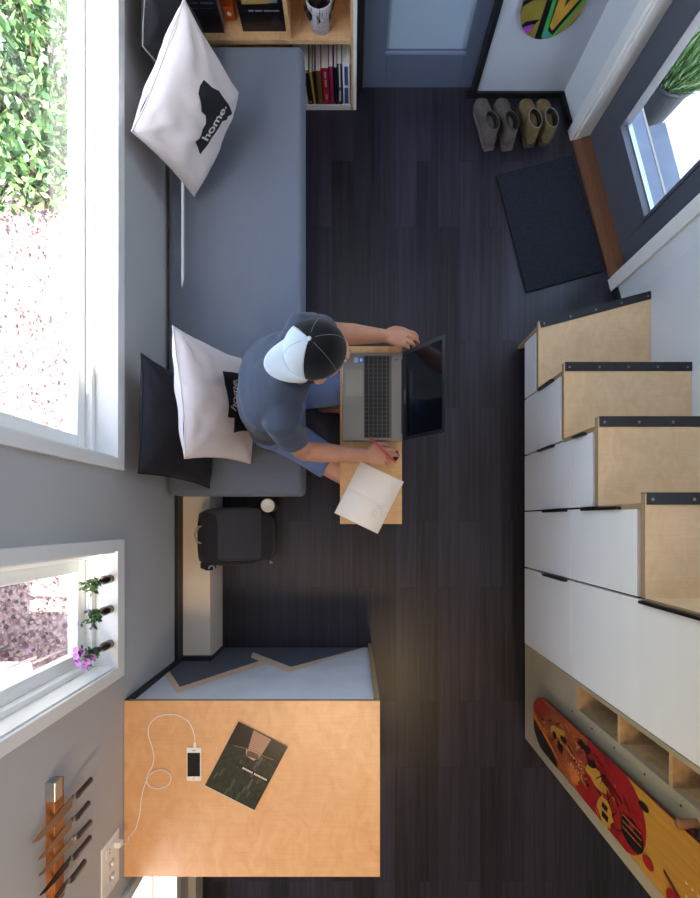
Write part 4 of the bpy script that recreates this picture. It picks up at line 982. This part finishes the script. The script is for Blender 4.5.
bm = bmesh.new(); bm.from_mesh(cap.data); bmesh.ops.remove_doubles(bm, verts=bm.verts[:], dist=.0002); bmesh.ops.recalc_face_normals(bm, faces=bm.faces[:]); bm.to_mesh(cap.data); bm.free()
so2 = cap.modifiers.new('thick', 'SOLIDIFY'); so2.thickness = .003; so2.offset = 1
br = MB(); vt = []; nb = 24; nr_ = 8
for i in range(nb + 1):
    ph = math.radians(-64 + 128 * i / nb); le = .074 * max(0, math.cos(ph * 90 / 66)) ** .55
    for j in range(nr_ + 1):
        s = j / nr_; vt.append(cp(-.102 * math.cos(ph) - le * s, .092 * math.sin(ph) * (1 - .06 * s), -.008 - .010 * s - .028 * math.sin(ph) ** 2 * s))
br.add(vt, [(i * (nr_ + 1) + j, (i + 1) * (nr_ + 1) + j, (i + 1) * (nr_ + 1) + j + 1, i * (nr_ + 1) + j + 1) for i in range(nb) for j in range(nr_)], 0, True)
bo = br.build('cap_brim', M_CAPW, per); so2 = bo.modifiers.new('thick', 'SOLIDIFY'); so2.thickness = .003
MB().ball(cp(0, 0, .099), .0075, .0075, .004, CT, 14, 8).build('cap_button', M_CAPW, per)
se = MB()
for a_ in (122, 180, 238, 300, 0, 60):
    se.tube([cp(.1035 * (math.cos(th) ** .75) * math.cos(math.radians(a_)), .0935 * (math.cos(th) ** .75) * math.sin(math.radians(a_)), -.015 + .1145 * math.sin(th) ** .95) for th in [PI / 2 * k / 14 for k in range(14)]], .0009, 5)
se.build('cap_seams', mat('seam_grey', '7d8388', .8), per)
em = MB(); em.tube([cp(-.088, -.03, .034), cp(-.094, 0, .036), cp(-.088, .03, .034)], .0014, 6); em.build('cap_stitching', mat('brown_thread', '8a7a60', .7), per)
hr = MB(); hr.ball(hp(-.022, 0, -.03), .080, .0775, .060, RH, 24, 16)
put(remeshed(hr, .006, 2), 'hair', mat('dark_hair', '2a2220', .7), per)
for s in (1, -1):
    MB().ball(hp(.083, s * .03, .005), .011, .011, .011, RH, 14, 10).build('eye', mat('eye_white', 'e8e4e0', .2), per)
    MB().ball(hp(.0925, s * .03, .005), .004, .0055, .0055, RH, 12, 8).build('iris', mat('iris_brown', '3a2a20', .2), per)
# ================================================================== bag, tumbler
t = thing('backpack', (-.60, -.085, 0), 'dark charcoal backpack leaning over the beige ledge at the sofa end', 'bag')
Lb, Nb, Sb = Vector((-.696, 0, .718)), Vector((.718, 0, .696)), Vector((0, 1, 0)); B0 = Vector((-.505, -.078, .004))
M_BAG = fabric('charcoal_canvas', '2a292f', 500, .15, .3); M_BAGL = fabric('washed_canvas', '413f46', 500, .15, .3)
def bg_(t_, s_, n_): return B0 + Lb * t_ + Sb * s_ + Nb * n_
R = []
for k, (tt, w, th) in enumerate(((0.0, .08, .035), (.015, .105, .062), (.05, .128, .075), (.16, .15, .078), (.28, .146, .070), (.36, .136, .058), (.40, .118, .040), (.412, .08, .02))):
    R.append(ering(bg_(tt, 0, .08 - (.003 if k == 0 else 0)), Sb, Nb, w, th, 36, 4))
MB().loft(R).build('bag_body', M_BAG, t)
R = []
for k, (tt, w, th) in enumerate(((.115, .122, .010), (.13, .130, .018), (.20, .132, .02), (.30, .128, .02), (.385, .112, .014), (.40, .09, .006))):
    nn = .150 - (0 if tt < .3 else (tt - .3) * .55); R.append(ering(bg_(tt, .012, nn), Sb, Nb, w, th, 30, 4))
MB().loft(R).build('flap', M_BAGL, t)
MB().tube([bg_(.395, .055, .085), bg_(.43, .05, .105), bg_(.452, .015, .115), bg_(.44, -.02, .11), bg_(.405, -.028, .09)], .0055, 10).build('grab_handle', mat('tan_webbing', 'a5998a', .8), t)
R = []
for k, (tt, w, th) in enumerate(((.33, .02, .008), (.35, .028, .022), (.38, .026, .022), (.405, .014, .01))): R.append(ering(bg_(tt, -.135, .085), Sb, Nb, w, th, 18, 3))
MB().loft(R).build('side_pocket', M_BAG, t)
MB().tube([bg_(.37 + .014 * math.cos(a), -.15 + .014 * math.sin(a), .118) for a in [2 * PI * j / 14 for j in range(11)]], .0035, 8).build('buckle', M_ALU, t)
MB().tube([bg_(.06, -.12, .14), bg_(.02, -.135, .12), bg_(-.004, -.142, .09)], .006, 8).build('strap', M_BAG, t)
MB().box(-.006, .006, -.004, .004, -.008, .008, 0, Matrix.Translation(bg_(.03, -.142, .128))).build('strap_tag', mat('tag_pale', 'c9bda8', .7), t)
t = thing('tumbler', (-.40, .075, 0), 'grey tumbler with a white lid standing between sofa and backpack', 'cup')
tc = Vector((-.437, .080, 0))
MB().lathe([(.024, 0), (.027, .004), (.034, .185), (.033, .188), (.002, .188)], tc, 28).build('cup_body', mat('tumbler_grey', '4f5157', .35, .3), t)
MB().lathe([(.035, .186), (.036, .196), (.032, .202), (.028, .198), (.002, .198)], tc, 28).build('lid', M_WPLAST, t)
# ================================================================== on the worktop
ZD = .8005
def zp(zx, zy, z=ZD): return at(200 + zx / 7.37, 715 + zy / 7.37, z)
t = thing('magazine', zp(340, 375), 'dark forest-cover magazine lying on the birch worktop', 'magazine')
cq = [(283, 48), (648, 235), (402, 702), (36, 518)]
MB().prism([zp(*p) for p in cq], (0, 0, .004)).build('pages', M_PAGES, t)
mcov = mat('forest_cover', '15171a', .3, scale=60, col2='2c3426')
mg = MB(); zc = ZD + .0045
mg.poly([zp(*p, zc) for p in cq], 0)
def mq(pts, mi, e): mg.poly([zp(*p, zc + e) for p in pts], mi)
mq([(283, 48), (400, 107), (338, 245), (240, 215), (195, 215)], 1, .0001); mq([(520, 172), (648, 235), (560, 395), (455, 300)], 1, .0001)
for k in range(14):
    f = k / 14; A = (395 - 56 * f, 112 + 190 * f); B_ = (525 - 97 * f, 182 + 150 * f); g = .7 / 14
    A2 = (395 - 56 * (f + g), 112 + 190 * (f + g)); B2_ = (525 - 97 * (f + g), 182 + 150 * (f + g)); mq([A, B_, B2_, A2], 2, .0003)
mq([(340, 250), (432, 290), (425, 320), (395, 338), (338, 298)], 2, .0003)
mq([(255, 222), (345, 247), (345, 252), (254, 228)], 3, .0003); mq([(432, 285), (540, 328), (538, 334), (430, 291)], 3, .0003)
for (x, y, l, mi) in ((300, 330, 60, 4), (450, 310, 70, 5), (420, 340, 60, 5), (380, 470, 80, 5), (330, 520, 60, 4), (430, 470, 40, 4), (170, 390, 60, 4), (250, 470, 90, 4), (360, 560, 50, 4), (200, 540, 50, 4), (120, 420, 50, 4), (290, 570, 60, 4), (400, 400, 60, 5)):
    mq([(x, y), (x + 16, y + 7), (x + 10 - l * .45, y + l), (x - 4 - l * .45, y + l - 6)], mi, .0002)
dx, dy = (495 - 265) / 270., (490 - 350) / 270.
mq([(275, 345), (510, 470), (496, 492), (262, 372)], 1, .0005)
r4 = random.Random(8)
for k in range(19):
    if k == 8: continue
    f0 = k / 19; x, y = 316 + 180 * f0, 384 + 92 * f0
    mq([(x + 1, y), (x + 7, y + 3), (x + 2 - r4.choice((0, 2)), y + 14), (x - 5, y + 11)], 6, .0007)
mg.build('cover', [mcov, mat('cover_black', '121015', .3), mat('lit_wood_strip', 'b98d78', .4), mat('beam_brown', '7a5648', .4), mat('moss_green', '3d4a2c', .4), mat('mist_grey', '4a4a52', .4), M_PAPER], t)
t = thing('smartphone', at(194.5, 763.5, ZD), 'white smartphone charging on the birch worktop', 'phone')
a, b = at(187.2, 780, ZD), at(201.8, 747, ZD)
MB().box(a.x, b.x, a.y, b.y, ZD, ZD + .008).build('phone_body', M_WPLAST, t, bevel=.003, seg=4)
MB().box(a.x + .004, b.x - .004, a.y + .018, b.y - .018, ZD + .008, ZD + .0085).build('screen', M_SCREEN, t)
MB().lathe([(.0045, .0080), (.004, .0084), (.001, .0084)], ((a.x + b.x) / 2, a.y + .009, ZD), 16).build('home_button', mat('button_grey', 'cfcfcf', .4), t)
MB().box((a.x + b.x) / 2 - .006, (a.x + b.x) / 2 + .006, b.y - .010, b.y - .0085, ZD + .008, ZD + .0084).build('earpiece', M_BPLAST, t)
zc = ZD + .0022
path = [(205, 298), (203, 275), (190, 246), (168, 232), (150, 228), (125, 230), (108, 238), (94, 256), (93, 280), (101, 305), (106, 330), (103, 350), (96, 365), (89, 380), (90, 394), (100, 404), (118, 407), (138, 400), (147, 385), (142, 370), (124, 362), (104, 367), (90, 384), (80, 410), (75, 436), (73, 458), (68, 485), (60, 508), (45, 526)]
pts = [at(110 + x / 2.414, 620 + y / 2.414, zc + (.0045 if 18 <= i <= 22 else 0)) for i, (x, y) in enumerate(path)]
PLUG = Vector((-.846, -1.176, .878))
pts += [Vector((-.846, -1.212, ZD + .012)), Vector((-.840, -1.20, ZD + .045)), PLUG]
def smooth_path(p, k=5):
    o = []
    for i in range(len(p) - 1):
        p0 = p[max(i - 1, 0)]; p1 = p[i]; p2 = p[i + 1]; p3 = p[min(i + 2, len(p) - 1)]
        for j in range(k):
            u = j / k; o.append(.5 * ((2 * p1) + (p2 - p0) * u + (2 * p0 - 5 * p1 + 4 * p2 - p3) * u * u + (3 * p1 - p0 - 3 * p2 + p3) * u ** 3))
    return o + [p[-1]]
t = thing('charging_cable', (-.72, -.93, ZD), 'thin white charging cable looped on the birch worktop', 'cable')
MB().tube(smooth_path(pts), .0019, 8).build('cord', M_WPLAST, t)
e = pts[0]; MB().box(e.x - .005, e.x + .005, e.y - .018, e.y + .004, zc - .001, zc + .004).build('connector', M_WPLAST, t, bevel=.001)
MB().box(-.866, -.842, PLUG.y - .010, PLUG.y + .010, PLUG.z - .011, PLUG.z + .011).build('plug', M_WPLAST, t, bevel=.003)
# wall plate
t = thing('wall_outlet', (XL, -1.23, .84), 'white wall plate with outlet and two switches above the birch worktop', 'outlet')
MB().box(XL, XL + .006, -1.332, -1.140, .842, .960).build('plate', M_WPLAST, t, bevel=.003)
for y in (-1.176,):
    o_ = MB().box(XL + .006, XL + .009, y - .017, y + .017, .866, .936).build('receptacle', M_WPLAST, t, bevel=.001)
    s_ = MB()
    for z in (.915,):
        for dy_ in (-.006, .006): s_.box(XL + .009, XL + .0095, y + dy_ - .0015, y + dy_ + .0015, z - .005, z + .005)
    s_.build('socket_slots', M_BPLAST, o_)
for y in (-1.230, -1.278):
    s_ = MB().box(XL + .006, XL + .008, y - .010, y + .010, .884, .918).build('switch_surround', mat('switch_beige', 'b9b2a6', .5), t)  # surround a little darker than the plate
    MB().box(XL + .006, XL + .018, y - .005, y + .005, .893, .906).build('switch_toggle', M_WPLAST, s_, bevel=.001)
# knife rack and knives
t = thing('knife_rack', (XL, -.92, 1.2), 'wooden magnetic knife bar with a metal end on the left wall', 'knife rack')
MB().box(XL, -.848, -1.095, -.748, 1.202, 1.244).build('wooden_bar', birch_mat('rack_wood', 'b06c34', '8a4c20', .6), t, bevel=.003)
MB().box(XL, -.846, -.80, -.744, 1.212, 1.2465).build('end_cap', M_ALU, t, bevel=.002)
MB().box(XL + .002, -.847, -1.099, -1.085, 1.200, 1.246).build('end_cap', M_ALU, t, bevel=.002)
M_BLADE = mat('knife_blade', '8a8076', .28, .85, var=.1, scale=30); M_BLADED = mat('dark_blade', '2b2b33', .3, .7)
M_HAND = mat('knife_handle', '4a4240', .4, .2)
def onx(px, py, X):
    d_ = -X * F / (CX - px); return Vector((X, (CY - py) * d_ / F, H - d_))
def zk_(x, y): return 30 + x / 7, 770 + y / 7
KN = [((432, 62), (325, 190), (38, 515), .024, 'largest'), ((415, 228), (322, 350), (80, 632), .020, 'second'), ((428, 360), (330, 480), (82, 745), .013, 'middle'), ((425, 468), (305, 645), (90, 882), .014, 'fourth'), ((388, 635), (285, 785), (170, 930), .010, 'smallest')]
LABK = ['widest chef knife on the wooden bar, closest to the metal end', 'broad knife second from the metal end of the bar', 'slim long knife in the middle of the wooden bar', 'dark bladed knife beside the smallest knife on the bar', 'smallest knife on the bar, farthest from the metal end']
for (a_, b_, c_, w, nm), lab in zip(KN, LABK):
    A, B_, C_ = [onx(*zk_(*p), -.838) for p in (a_, b_, c_)]
    ax = (C_ - A).normalized(); B_ = A + ax * (B_ - A).dot(ax); pr = Vector((1, 0, 0)).cross(ax).normalized()
    if pr.y > 0: pr = -pr
    X0 = Vector((-.0092, 0, 0))
    t = thing('kitchen_knife', A, lab, 'knife', 'knives on the wall bar')
    hl = (B_ - A).length
    MB().loft([ering(A + ax * hl * f, pr, Vector((1, 0, 0)), r1, r2, 14, 2.6) for f, r1, r2 in ((0, .006, .004), (.05, .0095, .007), (.5, .0085, .0065), (.9, .0095, .007), (1, .008, .005))]).build('handle', M_HAND, t)
    bl = (C_ - B_).length; up_ = -pr
    outl = [(0, .008), (bl * .97, -.001 + .004), (bl, 0), (bl * .85, -w * .55), (bl * .55, -w * .95), (bl * .15, -w * 1.05), (.012, -w * 1.05), (.008, -.004), (0, -.004)]
    MB().prism([B_ + X0 + ax * x - up_ * (-y) * 1.0 for x, y in outl], (.0018, 0, 0)).build('blade', M_BLADED if nm in ('fourth',) else M_BLADE, t)
    MB().prism([B_ + X0 * .6 + ax * x + pr * y for x, y in ((-.003, -.006), (.006, -.005), (.006, .005), (-.003, .006))], (.005, 0, 0)).build('bolster', M_ALU, t)
    MB().tube([A + ax * hl * .12 + Vector((.0066, 0, 0)), A + ax * hl * .88 + Vector((.0066, 0, 0))], .0012, 6).build('handle_inlay', M_ALU, t)
# sill vases
M_AMBER = mat('amber_glass', '33200f', .12, spec=.7)
FP = [('petal_pink', 'd98adf'), ('petal_violet', '8a6aa8')]
for i, (y, lab) in enumerate(((-.210, 'little brown bottle vase with plain green sprigs on the small window sill'), (-.321, 'little brown bottle vase with dark green sprigs and violet buds, middle of the sill'), (-.447, 'little brown bottle vase with bright pink flowers on the small window sill'))):
    zv = WIN[1][2] + .006; c = Vector((-.885, y, zv))
    t = thing('bottle_vase', c, lab, 'vase', 'vases on the window sill')
    MB().lathe([(.013, 0), (.0155, .003), (.0155, .048), (.009, .062), (.0085, .078), (.0105, .080), (.0085, .083), (.002, .083)], c, 20).build('bottle', M_AMBER, t)
    fo = MB(); rr = random.Random(20 + i); sp = MB(); fl_ = MB()
    for k in range(9):
        a = rr.random() * 2 * PI; d = (Vector((math.cos(a), math.sin(a), 0)) * rr.uniform(.1, .55) + Vector((0, -.15 if i else 0, 1))).normalized(); L_ = rr.uniform(.05, .105)
        p0 = c + Vector((0, 0, .075)); p1 = p0 + d * L_
        sp.tube([p0, p0.lerp(p1, .5) + rdir(rr, 0) * .003, p1], .0011, 5)
        for j in range(15):
            pp = p0.lerp(p1, rr.uniform(.2, 1)); leaf(fo, pp, rdir(rr, .3), rdir(rr, .5), rr.uniform(.012, .026), rr.uniform(.004, .007), rr.choice((0, 1, 1, 2) if i == 0 else (0, 0, 1)))
        if i == 2 or (i == 1 and k % 2):
            for j in range(7):
                aa = 2 * PI * j / 7; v = frame(d); dd = (v[0] * math.cos(aa) + v[1] * math.sin(aa) + d * .45).normalized()
                leaf(fl_, p1, dd, d, .016 if i == 2 else .007, .007 if i == 2 else .003, 0 if i == 2 else 1)
    fo.build('leaves', LEAFM, t); sp.build('stems', LEAFM[1], t)
    if i: fl_.build('blossom', [mat(*p, .5) for p in FP], t)
# ================================================================== shoes and mat
def shoe(toe, heel, cols, lab, lace):
    toe = Vector(toe); heel = Vector(heel); d = (toe - heel); L_ = d.length; d.normalize(); s = Vector((d.y, -d.x, 0)); z = Vector((0, 0, 1)); mid = (toe + heel) / 2
    t = thing('shoe', mid, lab, 'shoe', None)
    def P(x, y, zz): return heel + d * (y * L_) + s * x + z * zz
    ws = .9
    prof = [(y_, w_ * ws) for y_, w_ in [(0.0, .026), (.06, .034), (.25, .037), (.45, .038), (.65, .046), (.80, .047), (.92, .036), (.99, .016)]]
    so_ = MB(); so_.loft([[P(-w - .003, y, 0), P(w + .003, y, 0), P(w + .003, y, .022), P(-w - .003, y, .022)] for y, w in prof], sm=False)
    so_.build('sole', mat('sole_' + cols[0], cols[1], .7), t, bevel=.004)
    up = MB(); hs = [.075, .092, .098, .085, .065, .052, .045, .03]
    R = []
    for (y, w), h in zip(prof, hs):
        y2 = .015 + y * .97; ring = []
        for j in range(20):
            th = 2 * PI * j / 20; x = math.cos(th); v = math.sin(th); x = math.copysign(abs(x) ** .75, x)
            ring.append(P(x * w * (1 if v < 0 else 1 - .25 * v * v), y2, .02 + (h - .02) * (.5 + .5 * v)))
        R.append(ring)
    up.loft(R)
    # ankle shaft, open at the top
    ZH_ = .118
    def sr(zz, a_, b_, cy): return [P(math.cos(2 * PI * j / 24) * a_, cy + math.sin(2 * PI * j / 24) * b_ / L_, zz + .012 * -math.sin(2 * PI * j / 24)) for j in range(24)]
    up.loft([sr(.03, .037, .066, .245), sr(.08, .036, .066, .25), sr(.112, .034, .064, .25), sr(.118, .0325, .062, .25)], caps=False)
    u_ = up.build('upper', mat('upper_' + cols[0], cols[0], .85, var=.2, scale=40, bump=.3), t)
    li = MB(); li.loft([sr(.118, .0325, .062, .25), sr(.117, .028, .056, .25), sr(.095, .026, .054, .25), sr(.07, .024, .05, .25)], caps=False); li.add(sr(.071, .024, .05, .25), [tuple(range(24))])
    li.build('lining', mat('lining_' + cols[2], cols[2], .9), t)
    fr_ = MB(); fr_.tube([P(math.cos(2 * PI * j / 24) * .0325, 0.25 + math.sin(2 * PI * j / 24) * .062 / L_, .118 - .012 * math.sin(2 * PI * j / 24)) for j in range(24)], .0022, 6, closed=True)
    fr_.build('collar', mat('collar_' + lace, lace, .8), t)
zq = .0
shoe(at(479.5, 98.5, .02) * Vector((1, 1, 0)) if False else Vector((at(479.5, 98.5, .02).x, at(479.5, 98.5, .02).y, 0)), Vector((at(488.5, 151, 0).x, at(488.5, 151, 0).y, 0)), ('5f564f', '6a5f57', '121010'), 'grey brown ankle boot, first of the row and closest to the inner door', '5d534d')
shoe(Vector((at(500, 98.5, .02).x, at(500, 98.5, .02).y, 0)), Vector((at(507, 151, 0).x, at(507, 151, 0).y, 0)), ('5f564f', '6a5f57', '121010'), 'grey brown ankle boot standing beside the tan pair', '4a423e')
shoe(Vector((at(524.5, 99, .02).x, at(524.5, 99, .02).y, 0)), Vector((at(528.5, 148, 0).x, at(528.5, 148, 0).y, 0)), ('75643c', '4a4034', '1a130e'), 'tan ankle boot standing beside the grey brown pair', '8f8578')
shoe(Vector((at(541, 99.5, .02).x, at(541, 99.5, .02).y, 0)), Vector((at(544, 147, 0).x, at(544, 147, 0).y, 0)), ('75643c', '4a4034', '1a130e'), 'tan ankle boot, last of the row by the angled entry wall', '8f8578')
zm = .001
q = [at(497, 175, .012), at(572, 155.5, .012), at(605.5, 270, .012), at(527, 292, .012)]
for p in q: p.z = zm
mm = MB().prism(q, (0, 0, .012))
tag(mm.build('door_mat', mat('mat_navy', '0c0e15', .98, scale=110, bump=1, bscale=200, col2='1f2533'), bevel=.004), 'dark navy door mat in front of the entry door', 'mat')
